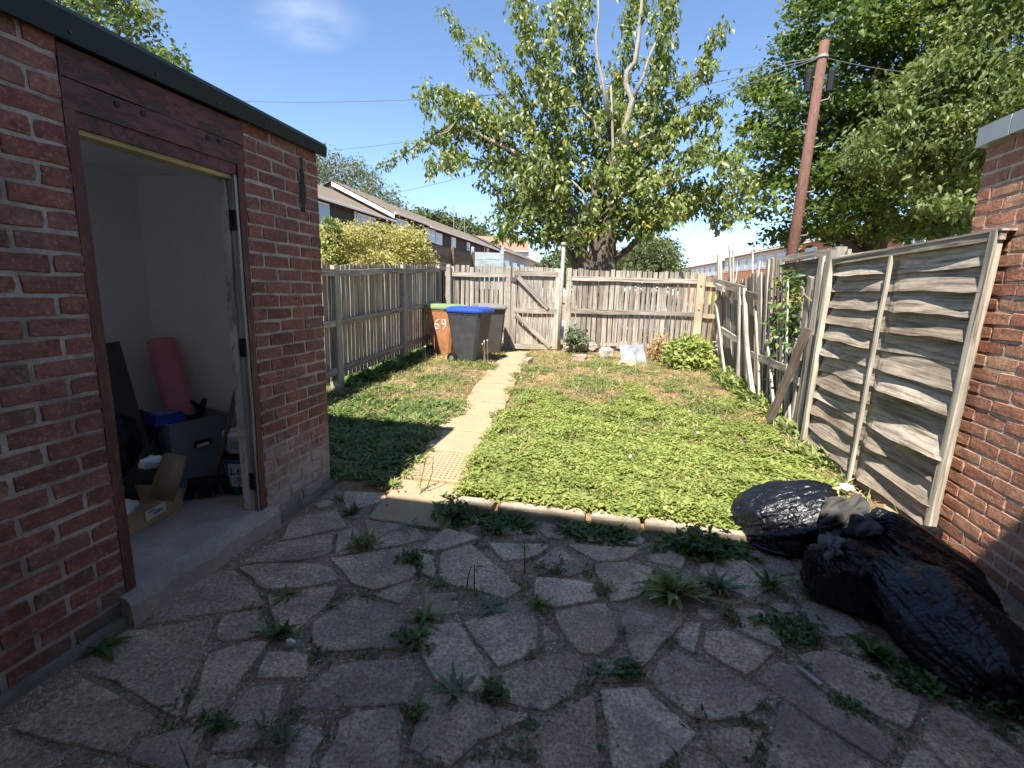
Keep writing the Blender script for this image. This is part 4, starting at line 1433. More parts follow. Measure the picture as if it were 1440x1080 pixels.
fb(1096, 378, 1166, 366, .1, XF + .16, M_WOODD, .02, name='neighbour_slat', seg=3)
fb(1096, 391, 1160, 379, .1, XF + .15, M_WOOD, .02, name='neighbour_slat', seg=3)
fb(1105, 441, 1132, 442, .09, XF + .14, M_WOODL, .04, name='neighbour_rail', seg=3)
fb(1102, 505, 1130, 470, .5, XF + .5, M_WOODD, .03, name='neighbour_board')
wb = MB()
for (a, b, c) in (((1133, 416), (1142, 424), (1146, 432)), ((1120, 424), (1112, 434), (1108, 445)), ((1132, 414), (1128, 420), (1118, 428))):
    wb.tube([atX(*q, XF - .05) for q in (a, b, c)], [.008, .007, .003], 5)
st = wb.build('dead_twigs', M_DRYSTEM, fn); st['kind'] = 'stuff'

# ------------------------------------------------------------------ garden fence on the shed side and along the back
LF = thing('paling_fence', 'weathered paling fence with concrete posts along the shed side of the garden', 'fence', (-4, 8, 0))
A, B, C = gr(475, 549), gr(567, 509), gr(616, 488)
SH = Vector((A.x - (B.x - A.x) / (B.y - A.y) * (A.y - 3.2), 3.2, zg(3.2)))


def cpost(p, h, par, w=.1, d=.1, top=.8, mat=None, lean=(0, 0)):
    m_ = MB()
    x, y, z = p
    vs = []
    for zz, k in ((-.1, 1), (h * .62, .98), (h - .05, top), (h, top * .7)):
        for a, b in ((-.5, -.5), (.5, -.5), (.5, .5), (-.5, .5)):
            vs.append((x + a * w * k + lean[0] * zz, y + b * d * k + lean[1] * zz, z + zz))
    fs = [(q * 4 + k, q * 4 + (k + 1) % 4, q * 4 + 4 + (k + 1) % 4, q * 4 + 4 + k) for q in range(3) for k in range(4)] + [(12, 13, 14, 15)]
    return m_.add(vs, fs).build('post', mat or M_POST, par)


TOPZ = {}
for p, px, py in ((A, 468, 373), (B, 561, 372), (C, 612, 373)):
    TOPZ[tuple(p)] = atY(px, py, p.y).z
ends = [(SH, 1.66), (A, TOPZ[tuple(A)]), (B, TOPZ[tuple(B)]), (C, TOPZ[tuple(C)])]
for p, tz in ends[1:]:
    cpost(p, tz - p.z, LF, .13, .13)
for (p, tz), (q, uz) in zip(ends[:-1], ends[1:]):
    d = (q - p).normalized(); nrm_ = Vector((d.y, -d.x, 0)).normalized()
    Lb = (q - p).length
    for fr_ in (.94, .55, .17):
        a = p + d * .05 + nrm_ * .02; b = q - d * .05 + nrm_ * .02
        a.z = p.z + (tz - p.z) * fr_; b.z = q.z + (uz - q.z) * fr_
        plank('rail', a, b, .085, .05, nrm_, M_WOOD, LF, seg=5, jit=.006)
    n_ = int(Lb / .128)
    for k in range(n_):
        t_ = (k + .5) / n_
        g = p.lerp(q, t_) - nrm_ * .03
        tp = tz + (uz - tz) * t_ + R.uniform(-.015, .02)
        plank('paling', g + Vector((0, 0, .14)), Vector((g.x + R.uniform(-.008, .008), g.y + R.uniform(-.012, .012), tp)), R.uniform(.096, .108), .016, nrm_, M_WOOD, LF, seg=2, jit=.003)

BF = thing('back_fence', 'weathered paling fence across the far end beside the gate', 'fence', (0, 11.6, 0))
C2 = C + Vector((.14, .1, 0))
G1 = gr(713, 491); G1.y = min(G1.y, 11.35); G1 = atY(713, 491, 11.2); G1.z = zg(11.2)
G2 = Vector((atY(795, 440, 11.45).x, 11.45, zg(11.4)))
E1 = Vector((atY(981, 440, 12.1).x, 12.1, zg(12)))
E2 = Vector((atY(1012, 440, 12.25).x, 12.25, zg(12)))
PL = {}


def bay(p, q, pt, qt, nslat, fr3, wslat, par, mat=M_WOODL, base=.1, rails=True):
    d = (q - p).normalized(); nrm_ = Vector((d.y, -d.x, 0)).normalized()
    ztop = [atY(px, py, pp.y).z for (px, py), pp in ((pt, p), (qt, q))]
    if rails:
        for f0, f1 in fr3:
            a = p + nrm_ * .03; b = q + nrm_ * .03
            a.z = atY(pt[0], f0, p.y).z; b.z = atY(qt[0], f1, q.y).z
            plank('rail', a, b, .1, .05, nrm_, mat, par, seg=6, jit=.007)
    for k in range(nslat):
        t_ = (k + .5) / nslat
        g = p.lerp(q, t_) - nrm_ * .012
        tp = ztop[0] + (ztop[1] - ztop[0]) * t_ + R.uniform(-.03, .025)
        plank('paling', g + Vector((0, 0, base + R.uniform(-.03, .03))), Vector((g.x + R.uniform(-.012, .012), g.y, tp)), wslat * R.uniform(.85, 1.1), .017, nrm_, mat if R.random() < .7 else M_WOOD, par, seg=2, jit=.003)
    return nrm_


bay(C2, G1, (628, 373), (712, 375), 13, ((385, 387), (438, 442), (488, 490)), .085, BF, M_WOODL)
bay(G2, E1, (797, 378), (980, 383), 25, ((391, 396), (437, 442)), .1, BF, M_WOODL)
bay(E1, E2, (982, 386), (1010, 389), 4, ((399, 401), (443, 446)), .1, BF, M_NEWWOOD)
cpost(C2 + Vector((.1, -.05, 0)), atY(632, 372, C2.y).z - C2.z, BF, .12, .12)
cpost(G1, atY(714, 374, G1.y).z - G1.z, BF, .13, .13)
p = G2 + Vector((.05, 0, 0)); plank('post', p, (p.x, p.y, atY(797, 377, G2.y).z), .12, .1, (0, -1, 0), M_WOODL, BF, seg=4)
p = E1 + Vector((0, -.08, 0)); plank('post', p, (p.x, p.y, atY(983, 385, E1.y).z), .17, .14, (0, -1, 0), M_NEWWOOD, BF, seg=4, jit=.002)
for zz in (.32, .85):
    bm_ = MB().lathe([(.02, 0), (.018, .012), (.004, .014)], 8)
    o = bm_.build('bolt', M_DARKMETAL, BF)
    o.matrix_basis = frame((1, 0, 0), (0, -1, 0), E1 + Vector((0, -.152, 1.86 - zz))); parent(o, BF)
gp = thing('scaffold_post', 'slim galvanised pole standing taller than the gate beside it', 'pole', G2 - Vector((.06, .12, 0)))
q = G2 + Vector((-.1, -.14, 0))
zt = atY(790, 343, q.y).z
MB().tube([(q.x, q.y, q.z - .1), (q.x + .01, q.y, zt)], .04, 12).build('tube', M_STEEL, gp, True)
MB().lathe([(.062, 0), (.066, .03), (.06, .06), (.02, .07)], 12, (q.x + .01, q.y, zt - .03)).build('cap', M_STEEL, gp)

GT = thing('garden_gate', 'silver grey slatted garden gate with two diagonal braces', 'gate', (G1 + G2) / 2)
ga, gb_ = G1 + Vector((.13, -.03, 0)), G2 + Vector((-.2, -.03, 0))
d = (gb_ - ga).normalized(); gn = Vector((d.y, -d.x, 0))
zA = lambda py: atY(752, py, 11.32).z
n_ = 9
for k in range(n_):
    t_ = (k + .5) / n_
    g = ga.lerp(gb_, t_)
    plank('slat', (g.x, g.y, zA(489)), (g.x + R.uniform(-.008, .008), g.y, zA(376) + R.uniform(-.02, .02)), .1, .018, gn, M_WOODL, GT, seg=2, jit=.003)
for p in (ga, gb_):
    plank('stile', p + gn * .035 + Vector((0, 0, zA(490) - p.z)), p + gn * .035 + Vector((0, 0, zA(377) - p.z)), .12, .04, gn, M_PALEWOOD if p is gb_ else M_WOODL, GT, seg=3)
for py in (385, 437, 487):
    a, b = ga + gn * .04, gb_ + gn * .04
    a.z = b.z = zA(py)
    plank('rail', a, b, .11, .045, gn, M_WOODL, GT, seg=4)
for y0, y1, x0, x1 in ((390, 433, .08, .8), (443, 487, .06, .88)):
    a, b = ga.lerp(gb_, x0) + gn * .07, ga.lerp(gb_, x1) + gn * .07
    a.z, b.z = zA(y0), zA(y1)
    plank('brace', a, b, .1, .035, gn, M_WOODL, GT, seg=4)
lt = MB(); q = ga + gn * .07; lt.box((q.x - .09, q.y - .02, zA(397)), (q.x + .05, q.y + .02, zA(390))); lt.build('latch', M_DARKMETAL, GT)

# ------------------------------------------------------------------ wheelie bins
def strokes(par, pts_list, w, mat, to_world):
    for pts in pts_list:
        m_ = MB(); m_.tube([to_world(p) for p in pts], w, 5)
        yield m_


def wheelie(label, p, rot, body, lid, number=None, side=1):
    """240 litre bin; local +X is the front, wheels and handle at -X"""
    t = thing('wheelie_bin', label, 'bin', p, 'wheelie bins by the gate')
    RM = Matrix.Translation(p) @ Matrix.Rotation(rot, 4, 'Z')
    lv = []
    for z, x0, x1, w in ((.03, -.19, .22, .225), (.3, -.235, .27, .245), (.6, -.28, .315, .262), (.9, -.33, .355, .28), (.925, -.345, .37, .29), (.965, -.345, .37, .29)):
        c = .045
        for x, y in ((x0 + c, -w), (x1 - c, -w), (x1, -w + c), (x1, w - c), (x1 - c, w), (x0 + c, w), (x0, w - c), (x0, -w + c)):
            lv.append(RM @ Vector((x, y, z)))
    fs = [(q * 8 + k, q * 8 + (k + 1) % 8, q * 8 + 8 + (k + 1) % 8, q * 8 + 8 + k) for q in range(5) for k in range(8)] + [tuple(range(8))[::-1], tuple(40 + k for k in range(8))]
    MB().add(lv, fs).build('body', body, t)
    lv = []
    for z, x0, x1, w in ((.955, -.36, .405, .305), (.985, -.365, .41, .31), (1.03, -.35, .385, .295), (1.055, -.3, .3, .24), (1.06, -.2, .2, .15)):
        c = .05
        for x, y in ((x0 + c, -w), (x1 - c, -w), (x1, -w + c), (x1, w - c), (x1 - c, w), (x0 + c, w), (x0, w - c), (x0, -w + c)):
            lv.append(RM @ Vector((x, y, z)))
    fs = [(q * 8 + k, q * 8 + (k + 1) % 8, q * 8 + 8 + (k + 1) % 8, q * 8 + 8 + k) for q in range(4) for k in range(8)] + [tuple(range(8))[::-1], tuple(32 + k for k in range(8))]
    MB().add(lv, fs).build('lid', lid, t)
    hb_ = MB(); hb_.tube([RM @ Vector((-.33, -.2, .95)), RM @ Vector((-.42, -.2, .98)), RM @ Vector((-.42, .2, .98)), RM @ Vector((-.33, .2, .95))], .018, 8); hb_.build('handle', M_BLACK, t)
    for s_ in (-1, 1):
        wme = MB().lathe([(.04, -.02), (.075, -.025), (.1, -.022), (.1, .022), (.075, .025), (.04, .02)], 20).mesh('wheel')
        o = obj('wheel', wme, M_BLACK, None)
        o.matrix_basis = RM @ Matrix.Translation((-.215, s_ * .262, .1)) @ Matrix.Rotation(math.pi / 2, 4, 'X')
        parent(o, t)
        hub = obj('hub', MB().lathe([(.045, -.03), (.045, .03)], 12).mesh('hub'), plain('grey_hub', (.18, .17, .16), .6), None)
        hub.matrix_basis = o.matrix_basis.copy(); parent(hub, o)
    for xx in (-.06, .06):
        m_ = MB(); m_.box((xx - .012, -.2865, .86), (xx + .012, -.262, .925))
        o = m_.build('rim_rib', body, None); o.matrix_basis = RM.copy(); parent(o, t)
    if number:
        G = {'6': [(.9, 1), (.3, .8), (0, .35), (.25, 0), (.75, .05), (.85, .35), (.5, .52), (.1, .4)], '9': [(.85, .65), (.5, .5), (.15, .65), (.25, .95), (.7, 1), (.88, .7), (.8, .3), (.45, 0)], '4': [(.55, 1), (.05, .4), (.9, .4)], '|': [(.65, .7), (.62, 0)]}
        for ci, ch in enumerate(number[0]):
            m_ = MB()
            for g in (G[ch],) if ch != '4' else (G['4'], G['|']):
                m_.tube([RM @ Vector((number[1] + ci * .16 + x * .12 + number[3] * 0, -.262 - .0 - number[4] * (number[2] + y * .2 - .6), number[2] + y * .2)) for x, y in g], .013, 5)
            m_.build('painted_number', M_SEED, t)
    return t


P_BODY = plain('charcoal_bin_plastic', (.05, .052, .056), .5, .4, .35, 7)
P_BROWN = plain('faded_brown_bin_plastic', (.38, .175, .085), .6, .3, .3, 6)
P_GREYB = plain('faded_grey_bin_plastic', (.085, .078, .07), .6, .3, .12, 5)
P_BLUE = plain('blue_bin_lid', (.02, .07, .42), .4, .5, .08, 5)
P_GREEN = plain('faded_green_bin_lid', (.2, .29, .13), .55, .4, .12, 5)
P_GREYL = plain('grey_bin_lid', (.2, .19, .18), .55, .4, .1, 5)
g = gr(662, 511)
wheelie('black wheelie bin with bright blue lid', g + Vector((-.12, .26, -.02)), math.radians(-10), P_BODY, P_BLUE)
g = gr(622, 500)
wheelie('brown wheelie bin with faded green lid and painted 69', g + Vector((-.02, .28, -.02)), math.radians(-14), P_BROWN, P_GREEN, ('69', -.1, .55, 0, .06))
g = gr(694, 500)
wheelie('grey lidded wheelie bin tucked between blue lidded bin and gate post', g + Vector((-.22, .4, 0)), math.radians(-62), P_GREYB, P_GREYL, ('49', -.1, .5, 0, .06))

# ------------------------------------------------------------------ rubbish sacks against the panel
def sack(label, c, r, neck_dir, roll=0, seed=1, neck=.06, floor=.012, nu=170, nv=110, opening=0.0, bend=0.0):
    """plastic sack: local Z runs from its bottom to its neck; folds run along it out of the neck, the foot rests on the ground"""
    V = []
    z_ = Vector(neck_dir).normalized()
    x_ = Vector((0, 0, 1)) - z_ * z_.z
    x_ = x_.normalized() if x_.length > .05 else Vector((1, 0, 0))
    Q = Matrix((x_, z_.cross(x_), z_)).transposed() @ Matrix.Rotation(roll, 3, 'Z')
    fr_ = np.random.default_rng(seed * 13 + 1)
    FN = unit(fr_.normal(size=(34, 3))); FH = fr_.uniform(.78, 1.0, 34)
    for j in range(nv + 1):
        v = opening + (1 - opening) * j / nv
        th = math.pi * v
        for i in range(nu):
            ph = 2 * math.pi * i / nu
            cs, sn = math.cos(ph), math.sin(ph)
            d = Vector((math.sin(th) * cs, math.sin(th) * sn, math.cos(th)))
            dt = FN @ np.array(d); q_ = FH[dt > .25] / dt[dt > .25]                # taut flats between the bulges
            fac_ = -math.log(float(np.exp(-34 * q_).sum())) / 34 if len(q_) else 1.0
            # folds that run lengthwise: noise round the sack, drawn out along it
            f1 = noise.noise(Vector((cs * 2.6, sn * 2.6, v * 1.3 + seed)))
            f2 = noise.noise(Vector((cs * 6.5, sn * 6.5, v * 1.7 + seed * 2)))
            f3 = noise.noise(Vector((cs * 15, sn * 15, v * 2.6 + seed * 3)))
            g1 = noise.noise(Vector((d.x * 1.7 + f1, d.y * 1.7, d.z * 3.2 + seed * 5)))
            near = math.exp(-(v / .3) ** 2)
            k = .12 + .95 * fac_ + .08 * noise.noise(d * 1.1 + Vector((seed, 5, 0)))
            k += .03 * (1 - 2.6 * abs(f1)) + .04 * (1 - 2.6 * abs(f2)) * (.35 + near) + (.012 + .055 * near) * (1 - 2.6 * abs(f3))
            k += .018 * (1 - 2.8 * abs(g1)) * (1 - near)
            vd = noise.voronoi(Vector((d.x * 2.1 + f1 * .7, d.y * 2.1, d.z * 1.2 + seed)))[0]
            vf = noise.voronoi(Vector((d.x * 5.5 + f2 * .4, d.y * 5.5 + f1 * .3, d.z * 3.4 + seed)))[0]
            k += .07 * (min(.5, vd[1] - vd[0]) - .2) * (1 - .7 * near) + .02 * (min(.45, vf[1] - vf[0]) - .18)
            k -= .022 * math.exp(-((vd[1] - vd[0]) / .05) ** 2)
            p = Vector((d.x * r[0], d.y * r[1], d.z * r[2])) * k
            if neck:
                w_ = math.exp(-((v - .045) / .035) ** 2)
                p.x *= 1 - .6 * w_; p.y *= 1 - .6 * w_
                p.z += neck * math.exp(-(v / .05) ** 2)
            if bend:
                p.x += bend * math.sin(v * math.pi) * r[0]
            p = Q @ p + Vector(c)
            lo_ = max(0, 1 - max(0, p.z) / (c[2] * 1.1)) * .16
            p.x += (p.x - c[0]) * lo_; p.y += (p.y - c[1]) * lo_
            if p.z < floor + .07:
                e_ = floor + .07 - p.z
                p.z = floor + .07 * math.exp(-e_ / .07) * (.8 + .2 * noise.noise(p * 9))
            lim = 1.935 if p.y < 3.15 else 1.79
            if p.x > lim:
                p.x = lim - .004 * R.random()
            V.append(p)
    I = [(j * nu + i, j * nu + (i + 1) % nu, (j + 1) * nu + (i + 1) % nu, (j + 1) * nu + i) for j in range(nv) for i in range(nu)]
    o = obj('rubbish_sack', np_mesh('rubbish_sack', np.array([tuple(p) for p in V]), np.array(I), smooth=True), M_BAG)
    return tag(o, label, 'rubbish bag', 'black rubbish sacks heaped by the panel')


sack('gaping black sack in the sun with cardboard and grey cloth spilling out', (1.08, 3.1, .17), (.21, .27, .3), (.93, .1, .35), 0, 2, 0, opening=.17)
sack('tied black sack with a pleated knot, beside the dandelion clump', (1.22, 2.5, .1), (.18, .22, .26), (-.55, -.15, .6), .6, 5, .06)
sack('loose topped black sack slumped in the middle of the heap', (1.57, 2.7, .15), (.17, .24, .29), (-.75, .1, .5), 0, 9, .05)
sack('long black sack lying nearest the house at the foot of the wall', (1.41, 2.17, .12), (.19, .22, .33), (-.35, .85, .3), .4, 12, .05)
tag(crumple('rubbish_sack', (1.55, 2.93, .17), (.19, .13, .09), M_BAG, None, 17, .5, 2.4, 5), 'crumpled loose black plastic between the grey garment and the panel', 'rubbish bag', 'black rubbish sacks heaped by the panel')
# grey clothing over the open sack
from mathutils.bvhtree import BVHTree
HEAP = []
for o in bpy.data.objects:
    if o.name.startswith('rubbish_sack'):
        HEAP.append(BVHTree.FromPolygons([v.co for v in o.data.vertices], [tuple(p.vertices) for p in o.data.polygons]))


def drape(name, pts_px, thick, mat, seed, n_=44, m_=44):
    """cloth laid over the heap of sacks, its outline seen at four points"""
    (a, b, c, d) = pts_px
    T = np.zeros((m_ + 1, n_ + 1)); D = {}
    for j in range(m_ + 1):
        for i in range(n_ + 1):
            u, v = i / n_, j / m_
            wob = 9 * noise.noise(Vector((u * 3, v * 3, seed + 9)))
            px = (a[0] * (1 - u) + b[0] * u) * (1 - v) + (d[0] * (1 - u) + c[0] * u) * v + wob
            py = (a[1] * (1 - u) + b[1] * u) * (1 - v) + (d[1] * (1 - u) + c[1] * u) * v + 7 * noise.noise(Vector((u * 3, v * 3, seed + 19)))
            dr = ray(px, py).normalized()
            best = (a[2] * (1 - v) * (1 - u) + b[2] * u * (1 - v) + c[2] * u * v + d[2] * v * (1 - u)) / dr.y
            for bv in HEAP:
                h = bv.ray_cast(EYE, dr)
                if h[0] is not None: best = min(best, h[3])
            T[j, i] = best; D[j, i] = dr
    for _ in range(10):                                              # stretched, so it bridges the hollows
        P_ = np.pad(T, 1, 'edge')
        S_ = (P_[:-2, 1:-1] + P_[2:, 1:-1] + P_[1:-1, :-2] + P_[1:-1, 2:]) / 4
        T = np.minimum(T, S_)
    V = []
    for j in range(m_ + 1):
        for i in range(n_ + 1):
            u, v = i / n_, j / m_
            f1 = noise.noise(Vector((u * 2.2 + v * 1.6, v * 1.4, seed)))
            fold = .045 * (1 - 2.4 * abs(f1)) + .022 * (1 - 2.4 * abs(noise.noise(Vector((u * 5 + v * 4 + f1, v * 3, seed + 4)))))
            V.append(tuple(EYE + D[j, i] * (T[j, i] - .022 - max(0, fold + .02))))
    I = [(j * (n_ + 1) + i, j * (n_ + 1) + i + 1, (j + 1) * (n_ + 1) + i + 1, (j + 1) * (n_ + 1) + i) for j in range(m_) for i in range(n_)]
    o = obj(name, np_mesh(name, np.array(V), np.array(I), smooth=True), mat)
    sm = o.modifiers.new('cloth_thickness', 'SOLIDIFY'); sm.thickness = .007
    return o


tag(drape('grey_garment', ((1158, 699, 3.14), (1216, 700, 3.2), (1238, 752, 2.95), (1150, 756, 2.86)), .09, M_CLOTH, 3), 'dark grey garment spilling from the open black sack', 'clothing')
tag(drape('garment_sleeve', ((1148, 738, 2.86), (1180, 744, 2.86), (1186, 780, 2.66), (1162, 786, 2.66)), .05, plain('mid_grey_fabric', (.11, .105, .1), .9, .2, .2, 12), 8), 'grey sleeve hanging over the tied sack', 'clothing')
q = atX(1190, 686, 1.6)
tag(crumple('white_carrier_bag', q, (.04, .04, .024), plain('thin_white_bag', (.5, .49, .46), .6, .3, .1), None, 6, .45, 2.6, 4), 'scrap of thin white plastic bag on top of the open sack', 'plastic bag')
c0 = thing('cardboard_flap', 'brown cardboard piece sticking out of the gaping sack', 'cardboard', atY(1165, 695, 3.3))
a, b, c_, d = atY(1138, 690, 3.16), atY(1180, 684, 3.3), atY(1180, 714, 3.2), atY(1140, 726, 3.04)
nn_ = (b - a).cross(d - a).normalized() * .006
MB().add([a, b, c_, d, a + nn_, b + nn_, c_ + nn_, d + nn_], [(0, 1, 2, 3), (7, 6, 5, 4), (0, 4, 5, 1), (1, 5, 6, 2), (2, 6, 7, 3), (3, 7, 4, 0)]).build('sheet', M_CARDPALE, c0)
cb = thing('cardboard_box', 'flattened tan cardboard box with printed symbols propped against the lap panel', 'box', atX(1250, 740, 1.72))
f = lambda px, py, x: atX(px, py, x)
a, b, c_, d = f(1243, 709, 1.73), f(1283, 737, 1.73), f(1284, 778, 1.66), f(1240, 748, 1.66)
nn_ = (b - a).cross(d - a).normalized() * .05
if nn_.x < 0: nn_ = -nn_
MB().add([a, b, c_, d, a + nn_, b + nn_, c_ + nn_, d + nn_], [(0, 1, 2, 3), (7, 6, 5, 4), (0, 4, 5, 1), (1, 5, 6, 2), (2, 6, 7, 3), (3, 7, 4, 0)]).build('front', M_CARDPALE, cb)
a2, d2_ = f(1218, 706, 1.76), f(1216, 735, 1.7)
MB().add([a2, a, d, d2_] + [v + Vector((.008, 0, 0)) for v in (a2, a, d, d2_)], [(0, 1, 2, 3), (7, 6, 5, 4), (0, 4, 5, 1), (1, 5, 6, 2), (2, 6, 7, 3), (3, 7, 4, 0)]).build('side', M_CARDPALE, cb)
nf = (b - a).cross(d - a).normalized()
if nf.x > 0: nf = -nf
loc = lambda u, v: a.lerp(b, u).lerp(d.lerp(c_, u), v) + nf * .002
im = MB(); im.add([loc(.5, .0), loc(.56, .0), loc(.56, 1), loc(.5, 1)], [(0, 1, 2, 3)]); im.build('tape', plain('tan_tape', (.5, .33, .14), .4), cb)
for (u0, v0) in ((.3, .35), (.75, .4)):
    m_ = MB()
    for k in range(3):
        a_ = [k * 2.094 + .2 + i * .28 for i in range(6)]
        m_.tube([loc(u0 + .07 * math.cos(x), v0 + .13 * math.sin(x)) for x in a_], .0028, 4)
    m_.build('printed_symbol', plain('faint_print', (.25, .17, .09), .8), cb)
p0, p1 = atY(1298, 852, 2.4), atY(1326, 868, 2.3)
tag(MB().tube([p0, p1], [.012, .008], 7).build('wooden_stick', M_PALEWOOD), 'short pale stick poking out between the black sacks', 'stick')


# ------------------------------------------------------------------ houses beyond
M_CLAD = plain('dark_brown_cladding', (.05, .042, .038), .7, .3, .12, 2)
M_TILE = plain('weathered_roof_tile', (.27, .22, .165), .9, .2, .3, 2.5)
M_TILERED = plain('terracotta_roof_tile', (.3, .19, .13), .9, .2, .2, 2.5)
M_UPVC = plain('white_window_plastic', (.78, .78, .78), .4, .4, .03)
M_GLASS = plain('window_glass', (.2, .26, .33), .06, .8, .1, 2)
M_HBRICK = plain('orange_house_brick', (.4, .2, .12), .9, .2, .2, 3)
M_PALEWALL = plain('pale_house_render', (.55, .53, .5), .9, .2, .1, 1)


def house(label, o, u, L, eave, ridge, depth, wallm, roofm, wins, clad=None, group=None, low=None, barge=False, pipes=()):
    """terrace block; o = foot of the front wall at one end, u along it, the front faces to the right of u turned back to the garden"""
    o, u = Vector(o), Vector(u).normalized()
    n = Vector((u.y, -u.x, 0))
    if n.dot(Vector((0, 0, 0)) - (o + u * L / 2)) < 0: n = -n
    t = thing('terrace_house', label, 'house', o, group)
    P = lambda a, d, z: o + u * a - n * d + Vector((0, 0, z))
    wl_ = MB()
    pts = [P(a, d, z) for a in (0, L) for d, z in ((0, 0), (0, eave), (depth / 2, ridge), (depth, eave), (depth, 0))]
    wl_.add(pts, [(0, 1, 2, 3, 4), (9, 8, 7, 6, 5), (0, 5, 6, 1), (3, 8, 9, 4)])
    wl_.build('wall', wallm, t)
    if clad:
        cm_, z0, z1 = clad
        c_ = MB(); k = int((z1 - z0) / .16)
        for i in range(k):
            za, zb = z0 + (z1 - z0) * i / k, z0 + (z1 - z0) * (i + 1) / k
            c_.add([P(0, -.035, za), P(L, -.035, za), P(L, -.012, zb), P(0, -.012, zb), P(0, -.012, za), P(L, -.012, za)], [(0, 1, 2, 3), (4, 5, 1, 0)])
        s_ = c_.build('cladding', cm_, t); s_['kind'] = 'stuff'
    r_ = MB(); rows = 11
    for sgn in (0, 1):
        for i in range(rows):
            f0, f1 = i / rows, (i + 1) / rows
            e0 = -.28 + (depth / 2 + .28) * f0; e1 = -.28 + (depth / 2 + .28) * f1
            z0 = eave - .1 + (ridge - eave + .1) * f0; z1 = eave - .1 + (ridge - eave + .1) * f1
            if sgn: e0, e1 = depth - e0, depth - e1
            r_.add([P(-.12, e0, z0 + .06), P(L + .12, e0, z0 + .06), P(L + .12, e1, z1 + .045), P(-.12, e1, z1 + .045), P(-.12, e0, z0 + .03), P(L + .12, e0, z0 + .03)], [(0, 1, 2, 3), (4, 5, 1, 0), (4, 0, 3)])
    rf_ = r_.build('roof', roofm, t)
    g_ = MB(); g_.tube([P(-.1, -.33, eave - .04), P(L + .1, -.33, eave - .04)], .06, 6); g_.build('gutter', M_UPVC, t)
    for a in pipes:
        g_ = MB(); g_.tube([P(a, -.08, eave - .1), P(a, -.08, 0)], .055, 6); g_.build('downpipe', M_UPVC, t)
    if barge:
        for e_ in (0,):
            b_ = MB()
            q = [P(-.14, -.3, eave - .12), P(-.14, depth / 2, ridge - .02), P(-.14, depth / 2, ridge - .24), P(-.14, -.3, eave - .32)]
            b_.add(q + [v + u * .03 for v in q], [(0, 1, 2, 3), (7, 6, 5, 4), (0, 4, 5, 1), (1, 5, 6, 2), (2, 6, 7, 3), (3, 7, 4, 0)])
            b_.build('bargeboard', M_UPVC, t)
    for (a0, a1, z0, z1, npane) in wins:
        w_ = MB(); fr_ = .06
        q = lambda a, z, d: P(a, d, z)
        w_.add([q(a0, z0, -.06), q(a1, z0, -.06), q(a1, z1, -.06), q(a0, z1, -.06), q(a0, z0, 0), q(a1, z0, 0), q(a1, z1, 0), q(a0, z1, 0)], [(0, 1, 2, 3), (0, 4, 5, 1), (1, 5, 6, 2), (2, 6, 7, 3), (3, 7, 4, 0)])
        wf_ = w_.build('window', M_UPVC, t)
        for k in range(npane):
            b0 = a0 + (a1 - a0) * k / npane + .07; b1 = a0 + (a1 - a0) * (k + 1) / npane - .05
            w_ = MB(); w_.add([q(b0, z0 + .07, -.066), q(b1, z0 + .07, -.066), q(b1, z1 - .07, -.066), q(b0, z1 - .07, -.066)], [(0, 1, 2, 3)])
            w_.build('pane', M_GLASS, wf_)
    return t


HX = -12.2
ax_ = lambda px, py: atX(px, py, HX)


def win(o_y, px0, py0, px1, py1, n_):
    a, b = ax_(px0, py0), ax_(px1, py0)
    y0, y1 = sorted((a.y - o_y, b.y - o_y))
    mid = (px0 + px1) / 2
    return (y0, y1, ax_(mid, py1).z, ax_(mid, py0).z, n_)


E1z = ax_(500, 295).z
y0, y1 = 12.0, ax_(549, 306).y
house('nearest dark clad terrace house with brown tiled roof above the golden hedge', (HX, y0, 0), (0, 1, 0), y1 - y0 - .15, E1z, E1z + 1.55, 6.6, M_CLAD, M_TILE,
      [win(y0, 440, 284, 461, 318, 1), win(y0, 501, 303, 527, 328, 3), win(y0, 534, 313, 543, 322, 1)], (M_CLAD, 2.2, E1z), 'terrace on the shed side', pipes=(ax_(497, 300).y - y0,))
y2 = ax_(600, 318).y
E2z = ax_(570, 306).z
house('dark clad house with the white bargeboard stepping up over its neighbour', (HX, y1, 0), (0, 1, 0), y2 - y1 - .3, E2z, E2z + 1.6, 6.6, M_CLAD, M_TILE,
      [win(y1, 556, 309, 573, 328, 2)], (M_CLAD, 2.2, E2z), 'terrace on the shed side', barge=True, pipes=(y2 - y1 - .8,))
y3 = ax_(623, 326).y
E3z = ax_(640, 332).z
house('third dark terrace house with two white windows over the brown boundary fence', (HX, y2, 0), (0, 1, 0), y3 - y2 - .2, E3z, E3z + 1.6, 6.6, M_CLAD, M_TILE,
      [win(y2, 597, 322, 611, 340, 3), win(y2, 612, 328, 621, 344, 2)], (M_CLAD, 2.2, E3z), 'terrace on the shed side')
y4 = ax_(704, 354).y
house('long dark terrace house with narrow white windows seen above the blue grey panel', (HX, y3, 0), (0, 1, 0), y4 - y3 - .3, E3z, E3z + 1.6, 6.6, M_CLAD, M_TILE,
      [win(y3, 634, 334, 640, 348, 1), win(y3, 656, 341, 660, 352, 1), win(y3, 684, 349, 687, 356, 1)], (M_CLAD, 2.2, E3z), 'terrace on the shed side', pipes=(ax_(680, 350).y - y3,))
y5 = y4 + 26
house('pale rendered terrace house farthest along the row, with white windows', (HX, y4 + .5, 0), (0, 1, 0), y5 - y4, E3z + .2, E3z + 1.7, 6.6, M_PALEWALL, M_TILE,
      [(1 + 4.2 * i, 3.4 + 4.2 * i, 3.2, 4.5, 2) for i in range(6)], None, 'terrace on the shed side')
o = atY(648, 340, 78); o.z = 0
